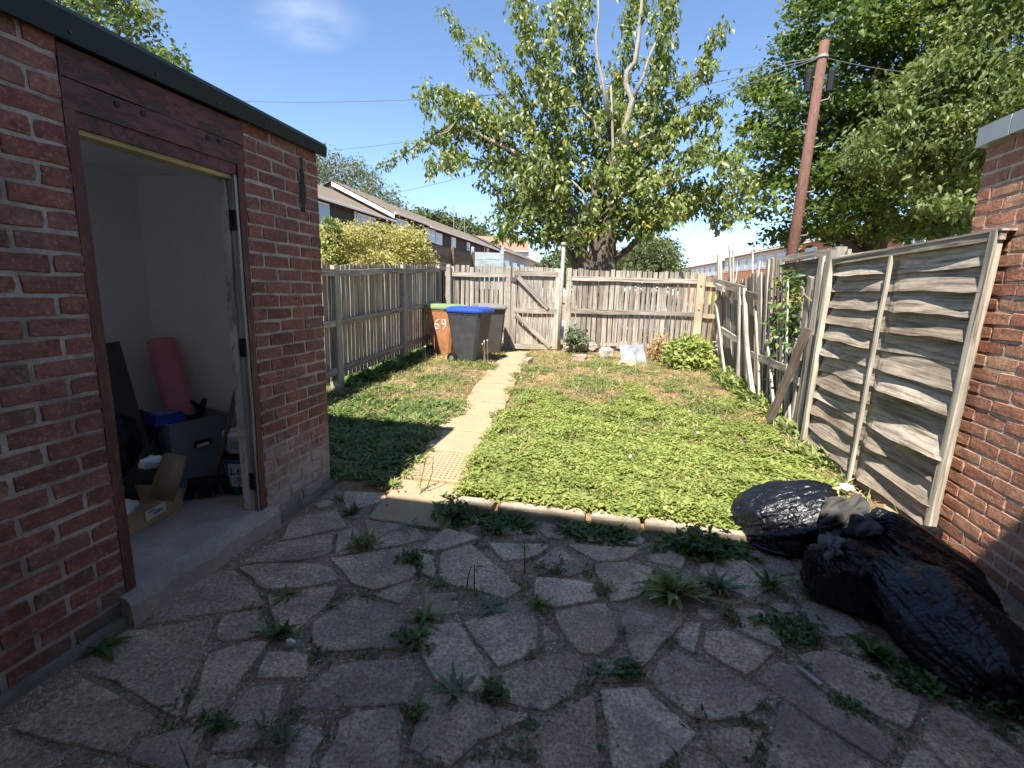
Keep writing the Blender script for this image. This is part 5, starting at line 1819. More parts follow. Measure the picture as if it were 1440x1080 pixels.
house('house with a terracotta roof rising behind the dark terrace', o, (1, .35, 0), 11, 7.6, 10.0, 7, M_PALEWALL, M_TILERED, [], None)
house('small pale house at the vanishing end of the lane', (atY(735, 360, 125).x, 125, 0), (1, .1, 0), 12, 6.2, 8.3, 7, M_PALEWALL, M_TILE, [(1, 3, 3.4, 4.8, 2), (6, 8, 3.4, 4.8, 2)], None)
for px, top, dep in ((638, 288, 70), (653, 298, 76)):
    b_ = atY(px, 330, dep); tz_ = atY(px, top, dep).z
    an = MB(); an.tube([(b_.x, b_.y, 6.0), (b_.x, b_.y, tz_)], .05, 5)
    for k in range(5):
        an.tube([(b_.x - .8 + .18 * k, b_.y, tz_ - .7), (b_.x - .8 + .18 * k, b_.y, tz_ + .1 - .25)], .025, 4)
        an.tube([(b_.x - .45, b_.y, tz_ - .25 * k), (b_.x + .45, b_.y, tz_ - .25 * k)], .025, 4)
    t = thing('roof_aerial', 'tall roof aerial above the terrace, ' + ('the taller of the two' if px == 638 else 'the shorter of the two'), 'aerial', b_, 'roof aerials')
    an.build('mast', M_STEEL, t)

RU = Vector((17.7 - 12, 66 - 110, 0)).normalized()
R0 = Vector((12, 110, 0))
RN = 'brick terrace on the pole side'
q1 = R0 + RU * 26
house('far terrace house with white upper windows behind the tumbledown fence', R0, RU, 25.6, 6.7, 7.6, 8, M_HBRICK, M_TILE, [(1 + 3.1 * i, 3.0 + 3.1 * i, 4.7, 6.1, 2) for i in range(8)], (M_PALEWALL, 4.6, 6.5), RN, pipes=(25,))
house('orange brick terrace house with white windows left of the telegraph pole', q1, RU, 24, 7.1, 8.2, 8, M_HBRICK, M_TILE, [(.8 + 3.0 * i, 2.8 + 3.0 * i, 5.1, 6.4, 2) for i in range(8)], (M_PALEWALL, 4.9, 6.9), RN, pipes=(6, 14))
q2 = q1 + RU * 24.5
house('brick terrace house half hidden under the big sycamore', q2, RU, 30, 7.1, 8.6, 8, M_HBRICK, M_TILE, [(1.0 + 5 * i, 3.3 + 5 * i, z, z + 1.4, 2) for i in range(6) for z in (2.6, 5.1)], None, RN)
for px in (973, 985):
    b_ = atY(px, 372, 100); tz_ = b_.z + 3
    t = thing('roof_aerial', 'thin aerial over the distant brick terrace, ' + ('nearer the round tree' if px == 973 else 'nearer the brick houses'), 'aerial', b_, 'roof aerials')
    an = MB(); an.tube([(b_.x, b_.y, b_.z - 1), (b_.x, b_.y, tz_)], .05, 5)
    for k in range(3): an.tube([(b_.x - .6, b_.y, tz_ - .3 * k), (b_.x + .6, b_.y, tz_ - .3 * k)], .03, 4)
    an.build('mast', M_STEEL, t)

# neighbours' fences between the hedge and the lane
XB = -6.6
nf_ = thing('boundary_fence', 'dark brown boarded boundary fence with concrete gravel panels, between hedge and blue grey panel', 'fence', atX(632, 360, XB))
a, b = atX(585, 336, XB), atX(664, 357, XB)
for k in range(2):
    p, q = a.lerp(b, .0 if k == 0 else .56), a.lerp(b, .55 if k == 0 else 1)
    for j in range(3):
        z0 = p.z - .17 - j * .28
        plank('board', (p.x, p.y, z0 + (0)), (q.x, q.y, z0 + (q.z - p.z)), .27, .03, (1, 0, 0), M_WOODD if j < 2 else M_WOOD, nf_, seg=3)
for t_ in (.0, .555, 1.0):
    p = a.lerp(b, t_); cpost(Vector((p.x + .05, p.y, 0)), p.z + .1, nf_, .14, .14, mat=M_WOODD)
bp_ = thing('blue_grey_fence_panel', 'pale blue grey painted fence panel standing beyond the back fence', 'fence panel', atY(685, 362, 22.5))
M_BG = wood_mat('blue_grey_painted_wood', [(0, (.3, .36, .38)), (1, (.38, .44, .46))], dark=(.14, .17, .18), grain=.5)
for j in range(5):
    p, q = atY(665, 354, 22.4), atY(706, 355.5, 22.4)
    z_ = Vector((0, 0, -.16 - .33 * j))
    plank('board', p + z_, q + z_, .31, .025, (0, -1, 0), M_BG, bp_, seg=2)
for px in (665, 707):
    p = atY(px, 352, 22.38); cpost(Vector((p.x, p.y, 0)), p.z + .15, bp_, .13, .13, mat=M_BG, top=1)

# pole and wires
pt, pb = atY(1160, 58, 14), atY(1113, 362, 14)
dp = (pb - pt) / (pb.z - pt.z)
base = pt + dp * (0 - pt.z)
M_POLE = bark_mat('creosoted_red_brown_pole', (.11, .055, .044), (.22, .12, .09))
tp = thing('telegraph_pole', 'leaning red brown wooden telegraph pole with step irons before the sycamore', 'telegraph pole', base)
m_ = MB(); m_.tube([base, base.lerp(pt, .5), pt], [.15, .125, .1], 14); m_.build('pole', M_POLE, tp, True)
for k in range(8):
    f_ = .965 - .07 * (k + 1)
    c_ = base.lerp(pt, f_); s_ = 1 if k % 2 else -1
    st_ = MB(); st_.tube([c_ + Vector((s_ * .1, -.02, 0)), c_ + Vector((s_ * .25, -.06, .02)), c_ + Vector((s_ * .27, -.06, .08))], .012, 5)
    st_.build('step_iron', M_STEEL, tp)
for s_ in (-1, 1):
    jb = MB(); c_ = base.lerp(pt, .885) + Vector((s_ * .24, -.05, 0))
    jb.lathe([(.02, -.28), (.08, -.25), (.085, .18), (.03, .26)], 10, c_); jb.build('cable_box', M_BLACK, tp)
top = base.lerp(pt, .955)
m_ = MB(); m_.lathe([(.11, -.03), (.125, -.03), (.125, .03), (.11, .03)], 14, top); m_.build('bracket', M_STEEL, tp)
for (lab, ex, ey, dep, sag) in (('overhead wire, topmost of those running past the cherry to the shed roof', 325, 142, 16, .35), ('overhead wire sloping down behind the cherry to the silvery tree', 458, 212, 22, .3),
                                ('overhead wire, lowest of those sloping toward the dark terrace', 547, 273, 26, .3), ('overhead wire running from the pole into the sycamore', 1420, 100, 17, .2), ('wire running steeply down beyond the round tree', 948, 350, 60, .5)):
    e_ = atY(ex, ey, dep)
    w_ = MB(); w_.tube([top.lerp(e_, k / 16) - Vector((0, 0, sag * 4 * (k / 16) * (1 - k / 16))) for k in range(17)], .011, 4)
    tag(w_.build('overhead_wire', plain('dark_cable', (.12, .13, .14), .6)), lab, 'wire', 'overhead wires')


# cars beyond the back fence, only glimpsed through its gaps
def car(label, p, rot, paint):
    t = thing('parked_car', label, 'car', p, 'cars glimpsed through the back fence')
    Mx = Matrix.Translation(p) @ Matrix.Rotation(rot, 4, 'Z')
    prof = [(-2.05, .3), (-2.1, .75), (-1.9, .95), (-1.45, 1.0), (-.9, 1.42), (.6, 1.46), (1.35, 1.0), (1.95, .88), (2.1, .65), (2.08, .3)]
    vs = [Mx @ Vector((x, s_ * (.82 if z < 1.1 else .66), z)) for s_ in (-1, 1) for x, z in prof]
    n = len(prof)
    MB().add(vs, [tuple(range(n)), tuple(range(2 * n - 1, n - 1, -1))] + [(k, k + n, (k + 1) % n + n, (k + 1) % n) for k in range(n)]).build('body', paint, t)
    gl = plain('car_glass', (.02, .025, .03), .08, .7)
    for s_ in (-1, 1):
        for q in ([(-.85, 1.36), (-.1, 1.38), (-.1, 1.03), (-1.3, 1.03)], [(-.02, 1.38), (.55, 1.38), (1.15, 1.03), (-.02, 1.03)]):
            MB().add([Mx @ Vector((x, s_ * (.835 - .16 * (z - 1.0) / .46), z)) for x, z in q], [(0, 1, 2, 3)]).build('side_window', gl, t)
        for x in (-1.3, 1.3):
            w_ = obj('wheel', MB().lathe([(.16, -.1), (.3, -.1), (.32, -.06), (.32, .06), (.3, .1), (.16, .1)], 18).mesh('wheel'), M_BLACK)
            w_.matrix_basis = Mx @ Matrix.Translation((x, s_ * .76, .32)) @ Matrix.Rotation(math.pi / 2, 4, 'X'); parent(w_, t)


car('white car parked on the service road, glimpsed between palings', Vector((.7, 17.2, .09)), .06, plain('white_car_paint', (.75, .75, .75), .25, .5, .02))
p = atY(932, 410, 13.6)
t = thing('red_tub', 'small red container with a blue base glimpsed between the palings', 'container', (p.x, p.y, .09))
MB().lathe([(.1, 0), (.1, p.z - .12)], 12, (p.x, p.y, .09)).build('stand', M_DARKMETAL, t)
MB().lathe([(.09, .0), (.1, .06), (.1, .09)], 12, (p.x, p.y, p.z - .1)).build('base', M_BLUEPL, t)
MB().lathe([(.1, .0), (.11, .16), (.08, .2)], 12, (p.x, p.y, p.z - .01)).build('top', plain('red_plastic', (.5, .02, .03), .4), t)
p = atY(1000, 420, 13.4)
t = thing('yellow_bin', 'yellow bin just behind the last bay of the back fence', 'bin', (p.x, p.y, .09))
m_ = MB(); m_.lathe([(.2, .0), (.24, 1.1), (.26, 1.1), (.26, 1.2), (.05, 1.45)], 16, (p.x, p.y, .09)); m_.build('body', plain('yellow_plastic', (.6, .46, .05), .5), t, True)


# ------------------------------------------------------------------ trees
def rays(px, py):
    return np.array([tuple(ray(a, b)) for a, b in zip(px, py)])


def spray_leaves(P, per, rad, flat=.7, down=.6, out=.5, L=.13, W=.45, Ls=.25):
    """leaf arrays around points"""
    n = len(P)
    C = np.repeat(P, per, 0) + NP.normal(size=(n * per, 3)) * np.array([1, 1, flat]) * np.repeat(np.broadcast_to(rad, (n,)), per)[:, None]
    D = NP.normal(size=(n * per, 3)) * np.array([1, 1, .6]) + np.array([0, 0, -down])
    N = NP.normal(size=(n * per, 3)) + np.array([-.25, -1, 1.1]) * out
    Ln = L * np.clip(NP.normal(1, Ls, n * per), .45, 1.7)
    return C, D, N, Ln, Ln * W


def crown(par, poly, dep, dsp, ncl, rpx, per, lpx, mat, flat=.6, down=.5, W=.5, holes=.0, seed=0, out=.8):
    xs = [p[0] for p in poly]; ys = [p[1] for p in poly]
    pts = []
    rnd = random.Random(seed)
    tries = 0
    while len(pts) < ncl and tries < 60000:
        tries += 1
        x, y = rnd.uniform(min(xs), max(xs)), rnd.uniform(min(ys), max(ys))
        if not inpoly(x, y, poly): continue
        if noise.noise(Vector((x / 42, y / 36, seed))) < holes - .5 + rnd.uniform(-.12, .12): continue
        pts.append((x, y, dep + rnd.gauss(0, dsp)))
    P = np.array([tuple(atY(*p)) for p in pts])
    C, D, N, L, W_ = spray_leaves(P, per, rpx * dep / F, flat, down, out, lpx * dep / F, W)
    v = np.clip(np.repeat(NP.normal(.45, .16, len(P)), per) + NP.normal(0, .17, len(P) * per), 0, 1)
    return leaves('crown', C, D, N, L, W_, mat, par, v), P


def tube_px(mb_, pts, dep, rads, n=7):
    mb_.tube([atY(x, y, dep + (z[0] if z else 0)) for x, y, *z in pts], rads, n)


# the cherry behind the back fence
DC = 14.0
ch = thing('cherry_tree', 'tall open cherry tree with pale limbs standing behind the back fence', 'tree', (atY(838, 380, DC).x, DC, 0))
tr = MB()
gb0 = lambda px: [(px, 380 + 90)]
for pts, rad in (([(846, 470), (846, 400), (853, 330), (872, 250), (880, 205)], [.3, .26, .2, .13, .1]), ([(832, 470), (828, 400), (815, 340), (800, 288), (772, 254)], [.26, .22, .15, .1, .08]),
                 ([(856, 470), (858, 390), (858, 330), (862, 250), (856, 170)], [.24, .2, .14, .09, .06]), ([(822, 470), (816, 390), (800, 350), (780, 335)], [.2, .16, .09, .05]), ([(838, 470), (836, 380), (838, 300), (836, 240)], [.24, .2, .12, .07])):
    tube_px(tr, [(x, y, -.1 * i) for i, (x, y) in enumerate(pts)], DC, rad, 9)
tr.build('trunk', M_BARK, ch, True)
lm_ = MB()
for pts, rad in (([(880, 205), (878, 180), (889, 140), (880, 118), (882, 100), (893, 88), (898, 55), (901, 20), (906, -40)], [.09, .08, .07, .066, .06, .055, .05, .04, .02]), ([(889, 140), (905, 108), (912, 82), (922, 60)], [.045, .038, .03, .02]),
                 ([(856, 170), (847, 112), (840, 82), (838, 50), (842, 28), (840, -30)], [.05, .04, .034, .03, .025, .015]), ([(772, 254), (755, 234), (720, 212), (690, 197), (660, 182), (642, 171), (620, 190)], [.075, .06, .05, .04, .032, .025, .012]),
                 ([(877, 205), (900, 195), (925, 180)], [.04, .03, .018]), ([(872, 250), (862, 215), (861, 170), (859, 120)], [.05, .04, .03, .02]), ([(642, 171), (630, 185), (612, 192)], [.02, .016, .01]),
                 ([(845, 205), (835, 170), (812, 148), (790, 152), (768, 168)], [.03, .028, .024, .018, .01]), ([(830, 310), (820, 270), (800, 250)], [.05, .035, .02]), ([(790, 285), (765, 270), (740, 262)], [.03, .02, .012]),
                 ([(890, 300), (930, 262), (960, 250)], [.05, .035, .02]), ([(960, 250), (1000, 230), (1030, 240)], [.025, .018, .008])):
    tube_px(lm_, [(x, y, -.9) for x, y in pts], DC, rad, 7)
lm_.build('limbs', M_PALEBARK, ch, True)
lm_ = MB()
tube_px(lm_, [(850, 385, 0), (866, 362, -.2), (884, 350, -.3), (896, 336, -.4), (912, 326, -.5), (940, 318, -.5)], DC, [.14, .1, .085, .07, .05, .03], 7)
lm_.build('low_branch', M_DARKBARK, ch, True)
ARMS = [([(850, 322), (825, 334), (795, 338)], 13, 34),   # polyline in photo pixels, leaf spread in pixels, leaves per 10 pixels
    ([(640, 172), (600, 195), (570, 215), (537, 232)], 6.5, 17), ([(760, 240), (700, 205), (650, 178), (608, 198)], 15, 44), ([(735, 165), (700, 128), (668, 85), (645, 45), (626, 10)], 8, 17), ([(745, 160), (722, 112), (695, 75), (675, 52)], 8.5, 20),
    ([(720, 195), (660, 150), (618, 125), (590, 138)], 11, 32), ([(770, 190), (700, 165), (640, 140), (612, 150)], 17, 50), ([(745, 235), (690, 228), (640, 218), (603, 235)], 14, 38), ([(770, 285), (720, 268), (690, 262)], 18, 42),
    ([(800, 330), (760, 312), (722, 298), (700, 318)], 18, 46), ([(810, 332), (755, 328), (715, 326), (702, 336)], 11, 28), ([(825, 318), (790, 308), (750, 292)], 23, 64), ([(790, 185), (765, 120), (745, 65), (735, 10), (728, -40)], 13, 36),
    ([(800, 160), (775, 95), (775, 40), (800, -20)], 17, 38), ([(835, 200), (822, 120), (815, 60), (812, -30)], 18, 42), ([(870, 210), (872, 120), (880, 60), (900, -20)], 17, 34), ([(905, 190), (925, 110), (935, 50), (945, -40)], 16, 46),
    ([(910, 200), (948, 135), (980, 108)], 11, 26), ([(980, 108), (990, 82), (1006, 48), (1024, 32)], 7.5, 17), ([(935, 190), (970, 165), (1000, 150), (1016, 138)], 9, 28), ([(900, 225), (945, 190), (985, 158)], 14, 38), ([(975, 110), (1000, 92), (1014, 86)], 5, 14),
    ([(900, 265), (950, 232), (1000, 212), (1032, 228), (1046, 262)], 13, 36), ([(900, 300), (955, 275), (1005, 262), (1032, 308)], 15, 42), ([(890, 320), (930, 302), (965, 292)], 15, 36), ([(985, 270), (1005, 300), (1015, 322)], 9, 22), ([(870, 322), (905, 312), (945, 302)], 13, 30),
    ([(850, 308), (842, 260), (850, 200)], 29, 84), ([(785, 300), (780, 235), (772, 185)], 26, 85), ([(900, 305), (893, 245), (875, 200)], 28, 90), ([(735, 260), (770, 230)], 26, 70), ([(960, 215), (1000, 196), (1012, 172), (1010, 160)], 6, 14),
    ([(815, 322), (850, 305), (880, 312)], 19, 60), ([(940, 250), (960, 290), (990, 285)], 16, 46), ([(830, 170), (860, 150), (900, 160)], 20, 42), ([(700, 310), (712, 285), (735, 280)], 10, 26)]
pts, rad = [], []
rnd = random.Random(3)
tw = MB()
for pl_, rp, den in ARMS:
    dy = rnd.uniform(-1.1, 1.1)
    for (x0, y0), (x1, y1) in zip(pl_[:-1], pl_[1:]):
        ln = math.hypot(x1 - x0, y1 - y0)
        for _ in range(max(1, int(ln * den / 10 / (4.6 if rp >= 20 else 6.6)))):
            t_ = rnd.random()
            gx_, gy_ = rnd.gauss(0, rp * .62), rnd.gauss(0, rp * .55)
            pts.append((x0 + (x1 - x0) * t_ + gx_, y0 + (y1 - y0) * t_ + gy_, DC + dy + rnd.gauss(0, .3 + rp * .025)))
    tw.tube([atY(x, y, DC + dy) for x, y in pl_], [.03 - .022 * k / (len(pl_) - 1) for k in range(len(pl_))], 5)
st = tw.build('twigs', M_DARKBARK, ch); st['kind'] = 'stuff'
P = np.array([tuple(atY(*p)) for p in pts])
per = 11
C, D, N, L, W_ = spray_leaves(P, per, .08, 1.0, 1.1, 1.7, .152, .48)
v = np.clip(np.repeat(NP.normal(.45, .18, len(P)), per) + NP.normal(0, .17, len(P) * per), 0, 1)
leaves('crown', C, D, N, L, W_, L_CHERRY, ch, v, droop=.2)

# sycamore, second cherry, tree over the shed roof
sy = thing('sycamore_tree', 'large yellow green sycamore behind the telegraph pole', 'tree', (atY(1225, 340, 19).x, 19, 0))
tm = MB(); b_ = Vector((atY(1225, 340, 19).x, 19, 0)); tm.tube([b_, b_ + Vector((.1, 0, 3)), b_ + Vector((.4, .2, 7)), b_ + Vector((.3, .3, 11))], [.45, .36, .25, .1], 10)
for px, py in ((1080, 200), (1120, 90), (1180, 60), (1300, 120), (1100, 310), (1250, 260), (1350, 250)):
    e_ = atY(px, py, 19); s_ = b_ + Vector((.2, 0, R.uniform(2.5, 6)))
    tm.tube([s_, s_.lerp(e_, .5) + Vector((0, 0, .4)), e_], [.16, .1, .03], 6)
tm.build('trunk', M_DARKBARK, sy, True)
SYP = [(1125, -60), (1118, 10), (1108, 45), (1092, 62), (1094, 92), (1052, 118), (1060, 150), (1046, 182), (1044, 212), (1068, 236), (1050, 270), (1047, 290), (1072, 302), (1066, 335), (1100, 350), (1150, 335), (1200, 342), (1290, 332), (1400, 338), (1405, -60)]
crown(sy, SYP, 19, 1.7, 700, 12, 80, 5.3, L_SYC, .35, .3, .85, .22, 5, 1.6)
pc = thing('pale_leaved_cherry', 'pale drooping leaved cherry above the grey coping of the outbuilding', 'tree', (atY(1370, 330, 14).x, 14.5, 0))
tm = MB(); b_ = Vector((atY(1400, 330, 14.5).x, 14.5, 0)); tm.tube([b_, b_ + Vector((0, 0, 3)), b_ + Vector((-.3, .2, 6))], [.25, .2, .08], 9)
for px, py in ((1210, 210), (1250, 160), (1310, 90), (1380, 40), (1330, 220), (1300, 260)):
    e_ = atY(px, py, 14); s_ = b_ + Vector((-.1, 0, R.uniform(2.5, 5)))
    tm.tube([s_, s_.lerp(e_, .5) + Vector((0, 0, .4)), e_], [.1, .06, .015], 6)
tm.build('trunk', M_DARKBARK, pc, True)
PCP = [(1185, 205), (1180, 225), (1235, 245), (1280, 240), (1300, 285), (1360, 300), (1385, 230), (1540, 190), (1540, -70), (1375, -70), (1345, 20), (1330, 75), (1290, 95), (1238, 128), (1232, 148), (1265, 165), (1205, 190)]
crown(pc, PCP, 14, .8, 380, 11, 56, 7.6, L_PALE, .5, 1.0, .42, .25, 9, 1.4)
lt_ = thing('tree_over_shed', 'tree crown showing over the roof of the red brick shed', 'tree', (atY(200, 60, 15).x, 15, 0))
tm = MB(); b_ = Vector((atY(150, 60, 15).x, 15, 0)); tm.tube([b_, b_ + Vector((0, 0, 5)), b_ + Vector((.2, 0, 9))], [.35, .28, .1], 9); tm.build('trunk', M_DARKBARK, lt_, True)
crown(lt_, [(-150, -120), (-100, 60), (60, 70), (180, 95), (235, 95), (262, 96), (268, 84), (240, 66), (245, 42), (215, 32), (216, 12), (186, 4), (180, -120)], 15, 1.2, 330, 12, 55, 7.5, L_SYC, .6, .5, .6, .15, 2, 1.0)
wi = thing('silvery_tree', 'silvery green tree rising behind the nearest dark terrace roof', 'tree', (atY(480, 270, 42).x, 42, 0))
tm = MB(); b_ = Vector((atY(478, 270, 42).x, 42, 0)); tm.tube([b_, b_ + Vector((0, 0, 9))], [.5, .25], 8); tm.build('trunk', M_DARKBARK, wi, True)
crown(wi, [(400, 330), (400, 200), (452, 212), (470, 225), (500, 226), (505, 236), (522, 240), (530, 262), (548, 272), (560, 285), (585, 300), (600, 318), (500, 330)], 42, 2, 260, 8, 60, 5, L_WILLOW, .8, .6, .4, .1, 4)
for nm, lab, poly, dep, ncl, rp, lp, sd in (('distant_tree', 'dark wooded crown on the skyline behind the terrace and its aerials', [(560, 330), (572, 300), (600, 295), (625, 299), (650, 308), (672, 318), (695, 333), (702, 360), (640, 360)], 105, 190, 5, 5, 21),
                                          ('round_tree', 'round bushy tree framed between the cherry trunk and the brick terrace', [(862, 400), (862, 378), (872, 360), (888, 345), (905, 337), (925, 336), (945, 346), (955, 362), (960, 378), (958, 400)], 45, 210, 6, 4.2, 22),
                                          ('distant_tree', 'small dark tree at the end of the lane beside the cherry trunk', [(758, 400), (756, 372), (765, 362), (775, 355), (790, 352), (806, 350), (815, 362), (815, 400)], 60, 90, 5, 4, 23)):
    t = thing(nm, lab, 'tree', (atY(poly[0][0], 380, dep).x, dep, 0))
    cx_ = sum(p[0] for p in poly) / len(poly)
    b_ = Vector((atY(cx_, 380, dep).x, dep, 0)); m_ = MB(); m_.tube([b_, b_ + Vector((0, 0, atY(cx_, min(p[1] for p in poly) + 12, dep).z))], [.4, .15], 7); m_.build('trunk', M_DARKBARK, t)
    crown(t, poly, dep, 2.2, ncl, rp, 42, lp, L_FAR, .7, .5, .6, .0, sd)
hg = thing('golden_hedge', 'golden yellow hedge bulging over the paling fence', 'hedge', (atY(530, 360, 11.5).x, 11.5, 0))
m_ = MB()
for px in (470, 500, 528, 560, 590):
    b_ = Vector((atY(px, 360, 11.6).x, 11.6, 0)); m_.tube([b_, b_ + Vector((.05, 0, 1.9))], [.05, .025], 6)
m_.build('stems', M_BARK, hg); 
crown(hg, [(440, 420), (440, 320), (455, 322), (462, 305), (468, 303), (472, 318), (500, 320), (520, 314), (545, 316), (560, 322), (585, 322), (598, 332), (597, 350), (608, 362), (606, 372), (590, 400), (520, 400)], 11.6, .5, 520, 6, 60, 3.6, L_GOLD, .8, .3, .6, .2, 31, 1.0)
vn = thing('climber', 'leafy climber on a cane rising from the golden hedge', 'plant', (atY(463, 360, 10.8).x, 10.8, 0))
m_ = MB(); m_.tube([Vector((atY(463, 360, 10.8).x, 10.8, 0)), atY(466, 306, 10.8)], .02, 5); m_.build('stem', M_STEM, vn)
crown(vn, [(452, 375), (455, 340), (460, 315), (466, 304), (472, 316), (478, 345), (480, 375)], 10.8, .15, 40, 4, 30, 6, L_WEED, .9, .4, .6, -.3, 33)
cl_ = thing('overgrown_shrub', 'shrub crowding the gap in the tumbledown fence', 'shrub', (2.6, 6.5, 0))
m_ = MB(); m_.tube([(2.6, 6.5, 0), (2.6, 6.4, 1.3)], [.03, .01], 5); m_.build('stem', M_BARK, cl_)
crown(cl_, [(1100, 390), (1140, 385), (1140, 560), (1095, 590)], 6.9, .3, 90, 9, 22, 9, L_DARKWEED, .8, .4, .5, .0, 35)


# ------------------------------------------------------------------ weeds
def tuft(C, per, L, W, el, mat, name, par=None, spread=.02, v0=.5, droop=.35, out=None):
    """plants of blades: C (n,3) roots"""
    n = len(C) * per
    c = np.repeat(C, per, 0) + NP.normal(size=(n, 3)) * np.array([1, 1, .15]) * np.repeat(np.broadcast_to(spread, (len(C),)), per)[:, None]
    az = NP.uniform(0, 2 * np.pi, n); e_ = NP.uniform(el[0], el[1], n)
    D = np.stack([np.cos(az) * np.cos(e_), np.sin(az) * np.cos(e_), np.sin(e_)], 1)
    N = np.stack([-np.cos(az) * np.sin(e_), -np.sin(az) * np.sin(e_), np.cos(e_)], 1) + NP.normal(size=(n, 3)) * .25
    s_ = np.repeat(NP.uniform(.6, 1.35, len(C)), per)
    Ln = L * s_ * NP.uniform(.6, 1.2, n)
    v = np.clip(np.repeat(NP.normal(v0, .18, len(C)), per) + NP.normal(0, .15, n), 0, 1)
    o = leaves(name, c, D, N, Ln, Ln * W, mat, par, v, fold=.2, droop=droop)
    return o


def path_x(y):
    return -1.22 - .118 * (y - 2.8)


def cover(y):
    """how much of the bed is green"""
    return .78 - .085 * (y - 3.1) if y > 4.4 else .95


def scatter(n, x0, x1, y0, y1, test):
    out, tries = [], 0
    while len(out) < n and tries < n * 30:
        tries += 1
        x, y = R.uniform(x0, x1), R.uniform(y0, y1)
        if test(x, y): out.append((x, y, zg(y)))
    return np.array(out) if out else np.zeros((0, 3))


nv_ = lambda x, y, s, k: noise.noise(Vector((x * s, y * s, k)))
offp = lambda x, y, w=.22: abs(x - path_x(y)) > w + .13 * nv_(x, y, 2.6, 3)
bed = lambda x, y: path_x(y) + .25 < x < 1.9
lawn = thing  # (kept short)
# fresh low cover at the front of the bed, thinning backwards
Pf = scatter(11500, -1.15, 1.6, 3.06, 8.0, lambda x, y: offp(x, y) and bed(x, y) and nv_(x, y, 1.6, 5) * 1.1 + R.uniform(-.6, .6) < .82 - (y - 3.05) * .43 and (x < 1.15 or y > 3.6) and nv_(x, y, 4.5, 17) > -.26)
for k_ in range(len(Pf)):
    Pf[k_, 2] += max(0, .03 + .06 * nv_(Pf[k_, 0], Pf[k_, 1], 4.2, 3)) * R.random() ** .6
o = tuft(Pf, 9, .036, .62, (-.2, .7), L_BRIGHT, 'ground_cover', spread=.035, v0=.5, droop=.2)
o.location.z = .025
tag(o, 'fresh light green low weeds carpeting the front of the bed', 'weeds', None, 'stuff')
Pm = scatter(5200, -4.1, 1.92, 3.1, 10.6, lambda x, y: offp(x, y, .2) and (x > -3.75 - .07 * (y - 4)) and nv_(x, y, 1.25, 2) + .6 * nv_(x, y, 3.1, 8) + R.uniform(-.18, .18) > (-.1 if y < 4.6 else -.12 + .1 * min(y - 4.6, 3.2)))
o = tuft(Pm, 11, .058, .27, (.1, 1.15), L_WEED, 'weed_patches', spread=.025, v0=.42)
o.location.z = .01
tag(o, 'green weeds growing in patches over the dry soil', 'weeds', None, 'stuff')
Pg = scatter(1100, -4.0, 1.9, 3.6, 10.4, lambda x, y: offp(x, y, .36) and (x > -3.7 - .07 * (y - 4)) and nv_(x, y, 1.7, 14) + R.uniform(-.2, .2) > .02)
o = tuft(Pg, 13, .06, .2, (.0, 1.0), L_GREYWEED, 'grey_weed_patches', spread=.03, v0=.5)
tag(o, 'grey green weeds mixed through the bed', 'weeds', None, 'stuff')
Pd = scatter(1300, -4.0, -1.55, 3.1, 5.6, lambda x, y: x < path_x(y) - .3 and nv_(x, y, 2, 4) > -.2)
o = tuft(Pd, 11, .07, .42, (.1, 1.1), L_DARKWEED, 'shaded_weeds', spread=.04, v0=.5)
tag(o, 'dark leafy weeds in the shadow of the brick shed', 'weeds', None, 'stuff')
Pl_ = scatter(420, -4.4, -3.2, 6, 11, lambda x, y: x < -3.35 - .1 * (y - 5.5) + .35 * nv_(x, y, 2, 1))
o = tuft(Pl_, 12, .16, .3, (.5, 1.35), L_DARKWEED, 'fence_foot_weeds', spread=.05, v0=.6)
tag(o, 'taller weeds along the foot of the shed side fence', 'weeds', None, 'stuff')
Pr_ = scatter(420, 1.45, 2.0, 4.4, 9.5, lambda x, y: x > 1.72 - .2 * nv_(x, y, 2, 1) - .15 * max(0, 5.2 - y))
o = tuft(Pr_, 12, .15, .26, (.5, 1.35), L_WEED, 'fence_foot_weeds', spread=.05, v0=.55)
tag(o, 'taller weeds along the foot of the tumbledown fence', 'weeds', None, 'stuff')
Py = scatter(2600, -4.0, 1.9, 3.7, 11, lambda x, y: offp(x, y, .3) and nv_(x, y, 1.5, 21) + R.uniform(-.3, .3) > .02)
o = tuft(Py, 9, .075, .11, (.0, 1.1), L_STRAW, 'dead_tufts', spread=.03, v0=.6)
tag(o, 'dry yellowed tufts among the green weeds', 'dead weeds', None, 'stuff')
Pb = scatter(2600, -4.0, 1.9, 3.15, 11, lambda x, y: offp(x, y, .28) and nv_(x, y, 2.1, 33) + R.uniform(-.3, .3) > -.05)
o = tuft(Pb, 7, .11, .055, (.5, 1.45), L_WEED, 'grass_blades', spread=.02, v0=.62, droop=.4)
tag(o, 'thin grass blades standing through the weeds', 'grass', None, 'stuff')
# straw and dead bits
Ps = scatter(8500, -4.0, 1.95, 3.1, 11.5, lambda x, y: offp(x, y, .25) and nv_(x, y, 1.1, 6) + R.uniform(-.4, .4) > -.1 - .03 * (y - 4))
n = len(Ps); az = NP.uniform(0, 6.28, n)
Ps[:, 2] += .018
o = leaves('dry_straw', Ps, np.stack([np.cos(az), np.sin(az), NP.normal(0, .18, n)], 1), np.tile([0, 0, 1.0], (n, 1)) + NP.normal(size=(n, 3)) * .3, NP.uniform(.04, .16, n), NP.uniform(.004, .012, n), L_STRAW)
tag(o, 'dry straw and dead stalks strewn over the soil', 'straw', None, 'stuff')
